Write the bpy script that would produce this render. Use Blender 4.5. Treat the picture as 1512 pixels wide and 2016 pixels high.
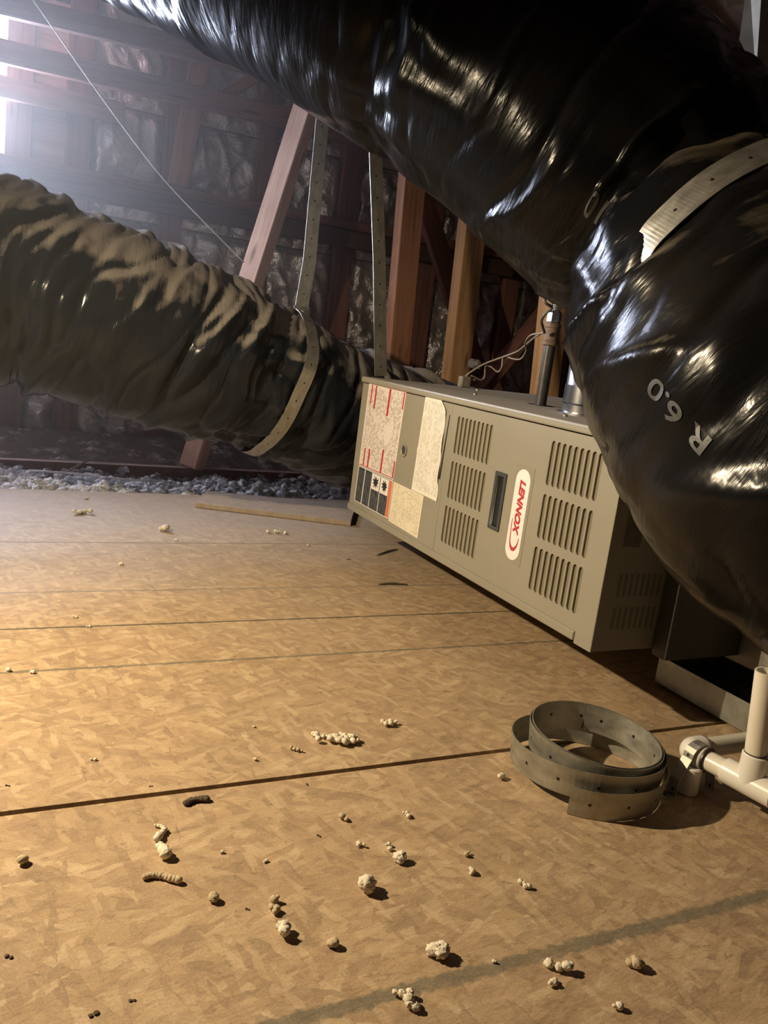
import bpy, bmesh, math, random
from math import sin, cos, pi, sqrt, exp, atan2, floor as ffloor
from mathutils import Vector, Matrix, noise

for o in list(bpy.data.objects):
    bpy.data.objects.remove(o, do_unlink=True)
scene = bpy.context.scene
COL = scene.collection
random.seed(7)

# ------------------------------------------------------------------ camera
F = 1620.0
ROW = ((0.89541367, 0.02361691, 0.44460836),
       (-0.42756484, -0.23292309, 0.87346159),
       (0.12418802, -0.97220835, -0.19846476))
CAM = Vector((0, 0, 0.6))
cam_d = bpy.data.cameras.new('camera')
cam_d.sensor_fit = 'HORIZONTAL'
cam_d.sensor_width = 36.0
cam_d.lens = 36.0 * F / 1512.0
cam_d.clip_start = 0.02
cam = bpy.data.objects.new('camera', cam_d)
COL.objects.link(cam)
M = Matrix.Identity(4)
for i in range(3):
    M[i][0] = ROW[i][0]; M[i][1] = -ROW[i][1]; M[i][2] = -ROW[i][2]; M[i][3] = CAM[i]
cam.matrix_world = M
scene.camera = cam

def ray(px, py):
    d = (px - 756.0, py - 1008.0, F)
    return Vector([sum(ROW[i][k] * d[k] for k in range(3)) for i in range(3)])
def U(px, py, ax, v):
    r = ray(px, py)
    return CAM + r * ((v - CAM[ax]) / r[ax])
def D(px, py, depth):
    return CAM + ray(px, py) * (depth / F)
def fl(px, py, z=0.0):
    return U(px, py, 2, z)
def proj(P):
    v = P - CAM
    c = [sum(ROW[i][k] * v[i] for i in range(3)) for k in range(3)]
    return c[0] / c[2] * F + 756.0, c[1] / c[2] * F + 1008.0

# ------------------------------------------------------------------ world, lights, exposure
world = bpy.data.worlds.new('world')
scene.world = world
world.use_nodes = True
bg = world.node_tree.nodes['Background']
bg.inputs[0].default_value = (0.62, 0.78, 1.0, 1)
bg.inputs[1].default_value = 5.0

# haze volume added round the vent to imitate lens glare
wnt = world.node_tree
vsc = wnt.nodes.new('ShaderNodeVolumeScatter'); vsc.inputs['Anisotropy'].default_value = 0.3
wtc = wnt.nodes.new('ShaderNodeTexCoord'); wse = wnt.nodes.new('ShaderNodeVectorMath'); wse.operation = 'DISTANCE'
wnt.links.new(wtc.outputs['Object'], wse.inputs[0]); wse.inputs[1].default_value = (-0.45, 2.95, 1.0)
wmy = wnt.nodes.new('ShaderNodeMapRange'); wmy.interpolation_type = 'SMOOTHSTEP'; wnt.links.new(wse.outputs['Value'], wmy.inputs[0])
for k_, v_ in ((1, 0.2), (2, 1.9), (3, 0.125), (4, 0.0)): wmy.inputs[k_].default_value = v_
wnt.links.new(wmy.outputs[0], vsc.inputs['Density'])
wnt.links.new(vsc.outputs[0], wnt.nodes['World Output'].inputs['Volume'])

vs = scene.view_settings
vs.view_transform = 'Standard'
vs.look = 'None'
vs.gamma = 1.0
vs.use_curve_mapping = False
vs.exposure = 0.0
scene.cycles.max_bounces = 5
scene.cycles.diffuse_bounces = 3
scene.cycles.glossy_bounces = 2
scene.cycles.volume_bounces = 0
scene.cycles.volume_step_rate = 4.0
scene.cycles.adaptive_threshold = 0.025
world.cycles.volume_step_size = 0.8

def light(name, kind, loc, energy, color, **kw):
    d = bpy.data.lights.new(name, kind)
    d.energy = energy; d.color = color
    for k, v in kw.items(): setattr(d, k, v)
    o = bpy.data.objects.new(name, d)
    COL.objects.link(o); o.location = loc
    return o
LAMP = Vector((-0.60, 1.43, 1.01))
# hooded work lamp hanging just left of the picture, its hood turned towards the furnace
wl_ = light('work_lamp_light', 'SPOT', LAMP, 166.0, (1.0, 0.80, 0.53), shadow_soft_size=0.016, spot_size=math.radians(154), spot_blend=1.0)
wl_.rotation_euler = Vector((0.86, -0.17, -0.50)).to_track_quat('-Z', 'Y').to_euler()
# daylight that enters through the louvred vent in the gable wall
vl = light('vent_daylight', 'AREA', (-0.42, 4.06, 1.24), 410.0, (0.70, 0.78, 1.0), shape='RECTANGLE', size=0.95, size_y=0.9)
vl.rotation_euler = (-pi / 2, 0, 0)

# ------------------------------------------------------------------ materials
MATS = {}
def new_mat(name):
    m = bpy.data.materials.new(name); m.use_nodes = True
    nt = m.node_tree; nt.nodes.clear()
    out = nt.nodes.new('ShaderNodeOutputMaterial')
    b = nt.nodes.new('ShaderNodeBsdfPrincipled')
    nt.links.new(b.outputs[0], out.inputs[0])
    MATS[name] = m
    return m, nt, b
class NT:
    """short-hand for node building"""
    def __init__(s, nt): s.nt = nt
    def n(s, t, ins=None, **kw):
        k = s.nt.nodes.new(t)
        for a, v in kw.items(): setattr(k, a, v)
        for i, v in (ins or {}).items():
            if isinstance(v, bpy.types.NodeSocket): s.nt.links.new(v, k.inputs[i])
            else: k.inputs[i].default_value = v
        return k
    def math(s, op, a, b=None, c=None, clamp=False):
        ins = {0: a}
        if b is not None: ins[1] = b
        if c is not None: ins[2] = c
        return s.n('ShaderNodeMath', ins, operation=op, use_clamp=clamp).outputs[0]
    def ramp(s, fac, stops, interp='LINEAR'):
        k = s.n('ShaderNodeValToRGB', {0: fac})
        k.color_ramp.interpolation = interp
        e = k.color_ramp.elements
        while len(e) < len(stops): e.new(0.5)
        for i, (p, c) in enumerate(stops):
            e[i].position = p
            e[i].color = (c[0], c[1], c[2], 1) if not isinstance(c, (int, float)) else (c, c, c, 1)
        return k.outputs[0]
    def noise(s, vec, scale, detail=3, rough=0.55, dist=0.0):
        return s.n('ShaderNodeTexNoise', {'Vector': vec, 'Scale': scale, 'Detail': detail, 'Roughness': rough, 'Distortion': dist}).outputs[0]
    def mix(s, f, a, b):
        k = s.n('ShaderNodeMix', {0: f}, data_type='RGBA')
        for i, v in ((6, a), (7, b)):
            if isinstance(v, bpy.types.NodeSocket): s.nt.links.new(v, k.inputs[i])
            else: k.inputs[i].default_value = (v[0], v[1], v[2], 1)
        return k.outputs[2]
    def maprange(s, v, a, b, c=0.0, d=1.0):
        return s.n('ShaderNodeMapRange', {0: v, 1: a, 2: b, 3: c, 4: d}).outputs[0]
    def mapping(s, vec, scale=(1, 1, 1), rot=(0, 0, 0), loc=(0, 0, 0)):
        return s.n('ShaderNodeMapping', {'Vector': vec, 'Scale': scale, 'Rotation': rot, 'Location': loc}).outputs[0]
    def bump(s, h, strength, dist, normal=None):
        ins = {'Height': h, 'Strength': strength, 'Distance': dist}
        if normal is not None: ins['Normal'] = normal
        return s.n('ShaderNodeBump', ins).outputs[0]
    def coord(s, which='Object'):
        return s.n('ShaderNodeTexCoord').outputs[which]
def C4(c): return (c[0], c[1], c[2], 1)

def simple(name, col, rough=0.5, metal=0.0, var=0.15, scale=12.0, bump=0.0, bscale=40.0, dust=None):
    m, nt, b = new_mat(name); g = NT(nt)
    co = g.coord()
    f = g.noise(co, scale, 4)
    lo = [c * (1 - var) for c in col]; hi = [min(1, c * (1 + var)) for c in col]
    c = g.ramp(f, [(0.3, lo), (0.7, hi)])
    b.inputs['Roughness'].default_value = rough
    if dust:
        nz = g.n('ShaderNodeSeparateXYZ', {0: g.n('ShaderNodeNewGeometry').outputs['Normal']}).outputs[2]
        d = g.maprange(g.math('ADD', nz, g.math('MULTIPLY', g.math('SUBTRACT', g.noise(co, 9, 5), 0.5), 0.6)), dust[0], dust[0] + 0.35)
        d = g.math('MULTIPLY', d, dust[2], clamp=True)
        c = g.mix(d, c, dust[1])
        nt.links.new(g.maprange(d, 0, 1, rough, 0.95), b.inputs['Roughness'])
        if metal: nt.links.new(g.maprange(d, 0, 1, metal, 0.0), b.inputs['Metallic'])
    else:
        b.inputs['Metallic'].default_value = metal
    nt.links.new(c, b.inputs['Base Color'])
    if bump:
        nt.links.new(g.bump(g.noise(co, bscale, 4), bump, 0.01), b.inputs['Normal'])
    return m

DUST = (0.30, 0.25, 0.19)
def wood(name, col, dark, rough=0.75, gs=1.0, knots=True):
    m, nt, b = new_mat(name); g = NT(nt)
    uv = g.n('ShaderNodeUVMap').outputs[0]           # u along the grain in metres, v across
    v = g.mapping(uv, scale=(2.2 * gs, 45 * gs, 1))
    f = g.noise(v, 1.0, 5, 0.6, 0.8)
    f2 = g.noise(g.mapping(uv, scale=(7, 160, 1)), 1.0, 3)
    f3 = g.noise(uv, 4, 3)
    s = g.math('ADD', g.math('MULTIPLY', f, 0.6), g.math('MULTIPLY', f2, 0.25))
    s = g.math('ADD', s, g.math('MULTIPLY', f3, 0.3))
    c = g.ramp(s, [(0.38, dark), (0.58, col), (0.78, [min(1, x * 1.25) for x in col])])
    if knots:
        vo = g.n('ShaderNodeTexVoronoi', {'Vector': g.mapping(uv, scale=(3.1, 16, 1)), 'Scale': 1.0, 'Randomness': 1.0}).outputs['Distance']
        k = g.maprange(vo, 0.05, 0.16, 1.0, 0.0)
        c = g.mix(g.math('MULTIPLY', k, 0.75), c, [x * 0.35 for x in dark])
    nt.links.new(c, b.inputs['Base Color'])
    b.inputs['Roughness'].default_value = rough
    nt.links.new(g.bump(s, 0.35, 0.004), b.inputs['Normal'])
    return m
wood('old_wood', (0.23, 0.105, 0.075), (0.12, 0.052, 0.04))
wood('pine', (0.52, 0.30, 0.135), (0.34, 0.17, 0.07))
wood('pine_pale', (0.56, 0.36, 0.26), (0.38, 0.21, 0.14))
wood('pine_red', (0.36, 0.17, 0.09), (0.22, 0.09, 0.05))
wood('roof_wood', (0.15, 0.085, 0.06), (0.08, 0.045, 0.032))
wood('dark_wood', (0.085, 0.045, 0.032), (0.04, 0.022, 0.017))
wood('pale_sheathing', (0.46, 0.30, 0.25), (0.36, 0.22, 0.18), knots=False)

def osb():
    m, nt, b = new_mat('osb'); g = NT(nt)
    co = g.coord()
    sep = g.n('ShaderNodeSeparateXYZ', {0: co})
    X, Y = sep.outputs[0], sep.outputs[1]
    warp = g.n('ShaderNodeTexNoise', {'Vector': co, 'Scale': 14.0, 'Detail': 1.0}).outputs[1]
    wv = g.n('ShaderNodeVectorMath', {0: co, 1: g.n('ShaderNodeVectorMath', {0: g.n('ShaderNodeVectorMath', {0: warp, 1: (0.5, 0.5, 0.5)}, operation='SUBTRACT').outputs[0], 3: 0.010}, operation='SCALE').outputs[0]}, operation='ADD').outputs[0]
    warp2 = g.n('ShaderNodeTexNoise', {'Vector': co, 'Scale': 95.0, 'Detail': 2.0, 'Roughness': 0.65}).outputs[1]
    wv = g.n('ShaderNodeVectorMath', {0: wv, 1: g.n('ShaderNodeVectorMath', {0: g.n('ShaderNodeVectorMath', {0: warp2, 1: (0.5, 0.5, 0.5)}, operation='SUBTRACT').outputs[0], 3: 0.005}, operation='SCALE').outputs[0]}, operation='ADD').outputs[0]
    col = g.ramp(g.noise(co, 5, 4), [(0.3, (0.38, 0.255, 0.135)), (0.7, (0.47, 0.325, 0.175))])
    height = g.noise(g.mapping(wv, scale=(30, 80, 0), rot=(0, 0, 0.5)), 1.0, 2)
    layers = [(0.15, 13, 44, 0.40), (-0.75, 12, 40, 0.50), (0.95, 13, 46, 0.55), (0.45, 11, 38, 0.62), (-0.35, 14, 56, 0.66), (1.4, 18, 62, 0.70)]
    for i, (ang, sx, sy, th) in enumerate(layers):
        v = g.mapping(wv, scale=(sx * 1.35, sy * 1.3, 0), rot=(0, 0, 0), loc=(3.7 * i, 1.3 * i, 0))
        rot = g.n('ShaderNodeVectorRotate', {'Vector': wv, 'Angle': ang}, rotation_type='Z_AXIS').outputs[0]
        v = g.mapping(rot, scale=(sx * 1.7, sy * 1.75, 0), loc=(3.7 * i, 1.3 * i, 0))
        vo = g.n('ShaderNodeTexVoronoi', {'Vector': v, 'Scale': 1.0, 'Randomness': 1.0}, voronoi_dimensions='2D', distance='CHEBYCHEV')
        rnd = g.n('ShaderNodeSeparateColor', {0: vo.outputs['Color']})
        pick = g.math('GREATER_THAN', rnd.outputs[0], th)
        streak = g.n('ShaderNodeTexNoise', {'Vector': g.mapping(v, scale=(1.2, 9, 1)), 'Scale': 1.8, 'Detail': 1.0, 'Roughness': 0.65}, noise_dimensions='2D').outputs[0]
        t = g.math('ADD', g.math('MULTIPLY', rnd.outputs[1], 0.66), g.math('MULTIPLY', streak, 0.34))
        rim_ = g.maprange(vo.outputs['Distance'], 0.45, 0.75, 0.0, 0.22)     # flake ends darken a little
        fc = g.ramp(g.math('SUBTRACT', t, rim_), [(0.08, (0.235, 0.155, 0.085)), (0.35, (0.355, 0.235, 0.13)), (0.62, (0.455, 0.315, 0.175)), (0.9, (0.62, 0.47, 0.29))])
        col = g.mix(g.math('MULTIPLY', pick, 0.62), col, fc)
    for ang, sx, sy, k in ((0.35, 9, 30, 0.6), (-0.9, 11, 34, 0.6)):
        rot = g.n('ShaderNodeVectorRotate', {'Vector': wv, 'Angle': ang}, rotation_type='Z_AXIS').outputs[0]
        ed = g.n('ShaderNodeTexVoronoi', {'Vector': g.mapping(rot, scale=(sx, sy, 0), loc=(9, 4, 0)), 'Scale': 1.0, 'Randomness': 1.0}, feature='DISTANCE_TO_EDGE', voronoi_dimensions='2D').outputs[0]
        ck = g.math('MULTIPLY', g.maprange(ed, 0.0, 0.035, k, 0.0), g.maprange(g.noise(co, 38, 2), 0.58, 0.70))
        col = g.mix(ck, col, (0.13, 0.08, 0.042))
    # small dark chips and bark
    sp = g.n('ShaderNodeTexVoronoi', {'Vector': g.mapping(wv, scale=(60, 110, 0), rot=(0, 0, 0.6)), 'Scale': 1.0})
    chip = g.math('MULTIPLY', g.math('GREATER_THAN', g.n('ShaderNodeSeparateColor', {0: sp.outputs['Color']}).outputs[0], 0.98), g.maprange(sp.outputs['Distance'], 0.2, 0.35, 1.0, 0.0))
    col = g.mix(g.math('MULTIPLY', chip, 0.45), col, (0.10, 0.055, 0.025))
    # printed grid lines across the panels
    wob = g.math('MULTIPLY', g.math('SUBTRACT', g.noise(co, 90, 1), 0.5), 0.016)
    fade_ = g.maprange(g.noise(co, 22, 2), 0.3, 0.5, 0.75, 1.0)
    for y0, w, st in ((0.573, 0.0085, 0.8), (1.38, 0.0042, 0.85), (1.578, 0.0045, 0.8), (1.79, 0.004, 0.7), (2.19, 0.005, 0.7)):
        dd = g.math('ABSOLUTE', g.math('ADD', g.math('SUBTRACT', Y, y0), g.math('MULTIPLY', wob, 0.3 + w * 60)))
        k = g.maprange(dd, w * 0.7, w * 1.25, st, 0.0)
        k = g.math('MULTIPLY', k, fade_)
        col = g.mix(k, col, (0.115, 0.105, 0.07))
    grit = g.noise(co, 420, 1, 0.7)
    col = g.mix(g.maprange(grit, 0.56, 0.75, 0.0, 0.35), col, (0.60, 0.48, 0.31))
    col = g.mix(g.maprange(grit, 0.30, 0.44, 0.30, 0.0), col, (0.17, 0.11, 0.06))
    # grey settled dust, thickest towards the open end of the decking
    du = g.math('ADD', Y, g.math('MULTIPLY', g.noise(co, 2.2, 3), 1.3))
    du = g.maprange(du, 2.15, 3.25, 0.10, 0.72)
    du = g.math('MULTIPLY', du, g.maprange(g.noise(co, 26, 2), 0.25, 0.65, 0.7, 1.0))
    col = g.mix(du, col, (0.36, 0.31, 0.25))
    nt.links.new(col, b.inputs['Base Color'])
    b.inputs['Roughness'].default_value = 0.72
    nt.links.new(g.bump(g.math('MULTIPLY', height, g.math('SUBTRACT', 1.0, du)), 0.35, 0.006), b.inputs['Normal'])
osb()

def duct_mat(name, lo, hi, dust, film_k, base=(0.0062, 0.0065, 0.0072), spec=0.36, bstr=0.28):
    m, nt, b = new_mat(name); g = NT(nt)
    co = g.coord(); uv = g.n('ShaderNodeUVMap').outputs[0]
    nz = g.n('ShaderNodeSeparateXYZ', {0: g.n('ShaderNodeNewGeometry').outputs['Normal']}).outputs[2]
    big = g.noise(co, 5.5, 5, 0.6)
    streak = g.noise(g.mapping(uv, scale=(28, 4, 1)), 1.0, 4, 0.6, 0.5)
    a = g.math('ADD', nz, g.math('MULTIPLY', g.math('SUBTRACT', big, 0.5), 1.3))
    a = g.math('ADD', a, g.math('MULTIPLY', g.math('SUBTRACT', streak, 0.5), 0.7))
    top = g.maprange(a, lo, hi, 0.0, 0.8)
    film = g.math('MULTIPLY', g.maprange(g.noise(co, 3.0, 4), 0.42, 0.72), film_k)
    d = g.math('MAXIMUM', top, film, clamp=True)
    nt.links.new(g.mix(d, base, dust), b.inputs['Base Color'])
    nt.links.new(g.maprange(d, 0.0, 0.8, 0.2, 0.9), b.inputs['Roughness'])
    nt.links.new(g.maprange(d, 0.0, 0.5, spec, 0.06), b.inputs['Specular IOR Level'])
    fine = g.noise(g.mapping(uv, scale=(60, 9, 1)), 1.0, 4, 0.65, 1.2)
    mid = g.noise(g.mapping(uv, scale=(16, 3.2, 1)), 1.0, 3, 0.6, 1.5)
    h = g.math('ADD', g.math('MULTIPLY', fine, 0.35), mid)
    nt.links.new(g.bump(h, bstr, 0.012), b.inputs['Normal'])
duct_mat('duct_plastic', 0.36, 0.62, (0.235, 0.208, 0.178), 0.02, base=(0.012, 0.0148, 0.0185), spec=0.2)
duct_mat('duct_plastic_clean', 0.62, 0.95, (0.12, 0.095, 0.06), 0.06, (0.0042, 0.0043, 0.0047), 0.11, 0.22)

def foil_mat():
    m, nt, b = new_mat('foil'); g = NT(nt)
    co = g.coord()
    h = g.noise(co, 16, 5, 0.6, 1.2)
    b.inputs['Metallic'].default_value = 0.7
    b.inputs['Roughness'].default_value = 0.25
    c = g.ramp(g.noise(co, 5, 4), [(0.3, (0.52, 0.47, 0.44)), (0.7, (0.80, 0.77, 0.74))])
    nt.links.new(c, b.inputs['Base Color'])
    nt.links.new(g.bump(h, 0.7, 0.02), b.inputs['Normal'])
foil_mat()

def strap_mat():
    m, nt, b = new_mat('strap_steel'); g = NT(nt)
    uv = g.n('ShaderNodeUVMap').outputs[0]
    s = g.n('ShaderNodeSeparateXYZ', {0: uv})
    u = g.math('SUBTRACT', g.math('FRACT', g.math('DIVIDE', s.outputs[0], 0.056)), 0.5)
    u = g.math('MULTIPLY', u, 0.056)
    r = g.math('SQRT', g.math('ADD', g.math('POWER', u, 2.0), g.math('POWER', s.outputs[1], 2.0)))
    hole = g.math('LESS_THAN', r, 0.0026)
    f = g.noise(g.mapping(uv, scale=(30, 60, 1)), 1.0, 4)
    c = g.ramp(f, [(0.3, (0.30, 0.29, 0.24)), (0.7, (0.46, 0.44, 0.37))])
    c = g.mix(hole, c, (0.012, 0.01, 0.009))
    nt.links.new(c, b.inputs['Base Color'])
    nt.links.new(g.math('MULTIPLY', g.math('SUBTRACT', 1.0, hole), 0.75), b.inputs['Metallic'])
    nt.links.new(g.maprange(f, 0.2, 0.8, 0.38, 0.58), b.inputs['Roughness'])
strap_mat()

simple('furnace_paint', (0.255, 0.238, 0.185), 0.42, 0.0, 0.05, 6)
simple('furnace_top', (0.255, 0.238, 0.185), 0.42, 0.0, 0.06, 6, dust=(0.6, (0.27, 0.23, 0.175), 0.75))
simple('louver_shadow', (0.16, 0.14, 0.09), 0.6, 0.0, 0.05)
simple('plate_dim', (0.13, 0.12, 0.095), 0.5, 0.1, 0.2, 80)
simple('black_plastic', (0.012, 0.014, 0.015), 0.35, 0.0, 0.1)
simple('handle_frame', (0.045, 0.05, 0.05), 0.4, 0.0, 0.1)
simple('white_print', (0.72, 0.70, 0.67), 0.45, 0.0, 0.03)
simple('red_print', (0.45, 0.03, 0.04), 0.45, 0.0, 0.05)
simple('orange_print', (0.62, 0.16, 0.05), 0.45, 0.0, 0.05)
simple('black_print', (0.02, 0.02, 0.022), 0.5, 0.0, 0.1)
simple('clear_film', (0.25, 0.23, 0.175), 0.22, 0.0, 0.04)
simple('galvanized', (0.34, 0.34, 0.30), 0.45, 0.8, 0.25, 25)
simple('coil_band', (0.27, 0.275, 0.235), 0.5, 0.65, 0.3, 30)
simple('bright_tin', (0.62, 0.63, 0.66), 0.22, 1.0, 0.1, 20)
simple('coil_case_metal', (0.20, 0.18, 0.15), 0.5, 0.25, 0.2, 14)
simple('dark_case_metal', (0.055, 0.05, 0.043), 0.55, 0.2, 0.2, 14)
simple('black_iron', (0.055, 0.05, 0.045), 0.42, 0.5, 0.25, 40)
simple('rusty_iron', (0.14, 0.095, 0.065), 0.7, 0.3, 0.3, 60, 0.3, 90)
simple('pvc', (0.70, 0.65, 0.54), 0.3, 0.0, 0.05, 15)
simple('pvc_fitting', (0.74, 0.71, 0.63), 0.28, 0.0, 0.04, 15)
simple('purple_primer', (0.03, 0.025, 0.02), 0.4, 0.0, 0.1)
simple('wire_tan', (0.22, 0.175, 0.125), 0.6, 0.0, 0.1)
simple('wire_dark', (0.07, 0.055, 0.035), 0.5, 0.0, 0.1)
simple('wire_white', (0.62, 0.60, 0.57), 0.6, 0.0, 0.1)
simple('twine', (0.50, 0.46, 0.40), 0.9, 0.0, 0.15)
simple('tuft_cream', (0.70, 0.63, 0.49), 0.95, 0.0, 0.15, 60, 0.25, 300)
simple('tuft_tan', (0.50, 0.40, 0.26), 0.95, 0.0, 0.2, 60, 0.25, 300)
simple('tuft_dark', (0.115, 0.08, 0.05), 0.95, 0.0, 0.25, 60, 0.9, 160)
simple('splinter', (0.10, 0.085, 0.06), 0.8, 0.0, 0.25, 60)
simple('drywall_dark', (0.10, 0.085, 0.07), 0.9, 0.0, 0.2)
simple('duct_print', (0.034, 0.034, 0.032), 0.5, 0.0, 0.2, 60)
simple('duct_print_faint', (0.022, 0.022, 0.021), 0.5, 0.0, 0.3, 40)
simple('flap_paper', (0.36, 0.33, 0.25), 0.55, 0.1, 0.2, 20)
simple('dusty_joist', (0.17, 0.075, 0.055), 0.8, 0.0, 0.25, 30, dust=(0.5, (0.42, 0.37, 0.33), 0.9))
simple('dusty_bracket', (0.20, 0.17, 0.13), 0.8, 0.1, 0.2, 50, 0.3)

def insulation_mat():
    m, nt, b = new_mat('loose_insulation'); g = NT(nt)
    co = g.coord()
    Y = g.n('ShaderNodeSeparateXYZ', {0: co}).outputs[1]
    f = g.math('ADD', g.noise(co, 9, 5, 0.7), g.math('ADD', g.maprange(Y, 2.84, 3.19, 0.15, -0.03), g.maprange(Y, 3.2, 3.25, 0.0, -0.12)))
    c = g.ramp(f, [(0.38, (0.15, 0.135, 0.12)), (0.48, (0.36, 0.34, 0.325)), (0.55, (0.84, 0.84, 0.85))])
    nt.links.new(c, b.inputs['Base Color'])
    b.inputs['Roughness'].default_value = 1.0
    nt.links.new(g.bump(g.noise(co, 70, 4, 0.7), 0.8, 0.02), b.inputs['Normal'])
insulation_mat()

def label_mat(name, base, ink, rows, amount, seed, blocks=0.0):
    """small unreadable print: rows of tiny dashes along u"""
    m, nt, b = new_mat(name); g = NT(nt)
    uv = g.n('ShaderNodeUVMap').outputs[0]
    s = g.n('ShaderNodeSeparateXYZ', {0: uv})
    row = g.math('FLOOR', g.math('MULTIPLY', s.outputs[1], float(rows)))
    fr = g.math('FRACT', g.math('MULTIPLY', s.outputs[1], float(rows)))
    line = g.math('MULTIPLY', g.math('GREATER_THAN', fr, 0.35), 1.0)
    word = g.n('ShaderNodeTexWhiteNoise', {'Vector': g.n('ShaderNodeCombineXYZ', {0: g.math('FLOOR', g.math('MULTIPLY', s.outputs[0], rows * 1.6)), 1: row, 2: float(seed)}).outputs[0]}).outputs[0]
    ink_m = g.math('MULTIPLY', line, g.maprange(word, 0.2, 0.75))
    para = g.noise(g.mapping(uv, scale=(3.0, 5.0, 1), loc=(seed, 0, 0)), 1.0, 2)
    ink_m = g.math('MULTIPLY', ink_m, g.maprange(para, 0.36, 0.44))
    edge = g.math('MINIMUM', g.math('MINIMUM', s.outputs[0], g.math('SUBTRACT', 1.0, s.outputs[0])), g.math('MINIMUM', s.outputs[1], g.math('SUBTRACT', 1.0, s.outputs[1])))
    ink_m = g.math('MULTIPLY', ink_m, g.math('GREATER_THAN', edge, 0.035))
    c = g.mix(g.math('MULTIPLY', ink_m, amount), base, ink)
    nt.links.new(c, b.inputs['Base Color'])
    b.inputs['Roughness'].default_value = 0.45
label_mat('label_red_white', (0.66, 0.61, 0.56), (0.30, 0.24, 0.22), 30, 0.8, 1)
label_mat('label_black', (0.022, 0.024, 0.028), (0.35, 0.35, 0.33), 26, 0.35, 4)
label_mat('label_cream', (0.68, 0.62, 0.47), (0.42, 0.37, 0.27), 26, 0.8, 2)
label_mat('label_white', (0.70, 0.68, 0.60), (0.34, 0.32, 0.28), 30, 0.65, 3)

# ------------------------------------------------------------------ object helpers
def link(name, me, mat=None, parent=None, smooth=False):
    o = bpy.data.objects.new(name, me)
    COL.objects.link(o)
    if mat: me.materials.append(MATS[mat])
    if smooth:
        for p in me.polygons: p.use_smooth = True
    if parent is not None: child_at(o, parent)
    return o
def tag(o, label=None, cat=None, group=None, kind=None):
    if label: o['label'] = label
    if cat: o['category'] = cat
    if group: o['group'] = group
    if kind: o['kind'] = kind
    return o
def empty(name, loc=(0, 0, 0)):
    o = bpy.data.objects.new(name, None)
    o.empty_display_size = 0.05
    COL.objects.link(o)
    o.location = loc
    return o
def child_at(o, parent):
    """parent o to an Empty that sits away from the origin, keeping o's world-space mesh in place"""
    o.parent = parent
    if parent.type == 'EMPTY': o.matrix_parent_inverse = Matrix.Translation(-parent.location)
    return o
def mesh(name, verts, faces, uvs=None):
    me = bpy.data.meshes.new(name)
    me.from_pydata([tuple(v) for v in verts], [], faces)
    if uvs is not None:
        l = me.uv_layers.new(name='UVMap')
        for p in me.polygons:
            for li in p.loop_indices:
                l.data[li].uv = uvs[me.loops[li].vertex_index]
    me.update()
    return me
def bm_mesh(name, bm):
    me = bpy.data.meshes.new(name)
    bm.normal_update(); bm.to_mesh(me); bm.free()
    return me
def box_uv(me, along):
    """u along the given unit vector in metres, v across it"""
    a = Vector(along).normalized()
    t = Vector((0, 0, 1)) if abs(a.z) < 0.7 else Vector((1, 0, 0))
    e1 = a.cross(t).normalized(); e2 = a.cross(e1)
    l = me.uv_layers.get('UVMap') or me.uv_layers.new(name='UVMap')
    off = random.random() * 7
    for p in me.polygons:
        ax = e1 if abs(p.normal.dot(e1)) < abs(p.normal.dot(e2)) else e2
        for li in p.loop_indices:
            co = me.vertices[me.loops[li].vertex_index].co
            l.data[li].uv = (co.dot(a) + off, co.dot(ax) + off)
def boxmesh(name, lo, hi, bevel=0.0, seg=2):
    bm = bmesh.new()
    bmesh.ops.create_cube(bm, size=1.0)
    s = [hi[i] - lo[i] for i in range(3)]; c = [(hi[i] + lo[i]) / 2 for i in range(3)]
    for v in bm.verts: v.co = Vector([v.co[i] * s[i] + c[i] for i in range(3)])
    if bevel:
        bmesh.ops.bevel(bm, geom=bm.edges[:], offset=bevel, segments=seg, affect='EDGES', profile=0.5)
    return bm_mesh(name, bm)
def box(name, lo, hi, mat, parent=None, bevel=0.0, along=(1, 0, 0)):
    me = boxmesh(name, lo, hi, bevel)
    box_uv(me, along)
    return link(name, me, mat, parent)
def timber(name, p0, p1, w, d, mat, rotz=0.0, parent=None, bevel=0.003):
    """rectangular timber from p0 to p1; w across (turned by rotz), d deep"""
    p0, p1 = Vector(p0), Vector(p1)
    a = p1 - p0; L = a.length; a.normalize()
    ref = Vector((cos(rotz), sin(rotz), 0)) if abs(a.z) > 0.35 else Vector((0, 0, 1))
    e1 = (ref - a * ref.dot(a)).normalized(); e2 = a.cross(e1)
    bm = bmesh.new(); bmesh.ops.create_cube(bm, size=1.0)
    for v in bm.verts: v.co = p0 + a * ((v.co.x + 0.5) * L) + e1 * (v.co.y * w) + e2 * (v.co.z * d)
    bmesh.ops.recalc_face_normals(bm, faces=bm.faces)
    if bevel: bmesh.ops.bevel(bm, geom=bm.edges[:], offset=bevel, segments=1, affect='EDGES')
    me = bm_mesh(name, bm); box_uv(me, a)
    return link(name, me, mat, parent)
def catmull(pts, n):
    """pts: list of tuples (any length) -> n samples"""
    P = [list(map(float, p)) for p in pts]
    P = [[2 * a - b for a, b in zip(P[0], P[1])]] + P + [[2 * a - b for a, b in zip(P[-1], P[-2])]]
    out = []; m = len(P) - 3
    for i in range(n):
        t = i / (n - 1) * m; k = min(int(t), m - 1); u = t - k
        a, b, c, d = P[k:k + 4]
        out.append([0.5 * (2 * b[j] + (c[j] - a[j]) * u + (2 * a[j] - 5 * b[j] + 4 * c[j] - d[j]) * u * u + (3 * b[j] - a[j] - 3 * c[j] + d[j]) * u ** 3) for j in range(len(b))])
    return out
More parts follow.
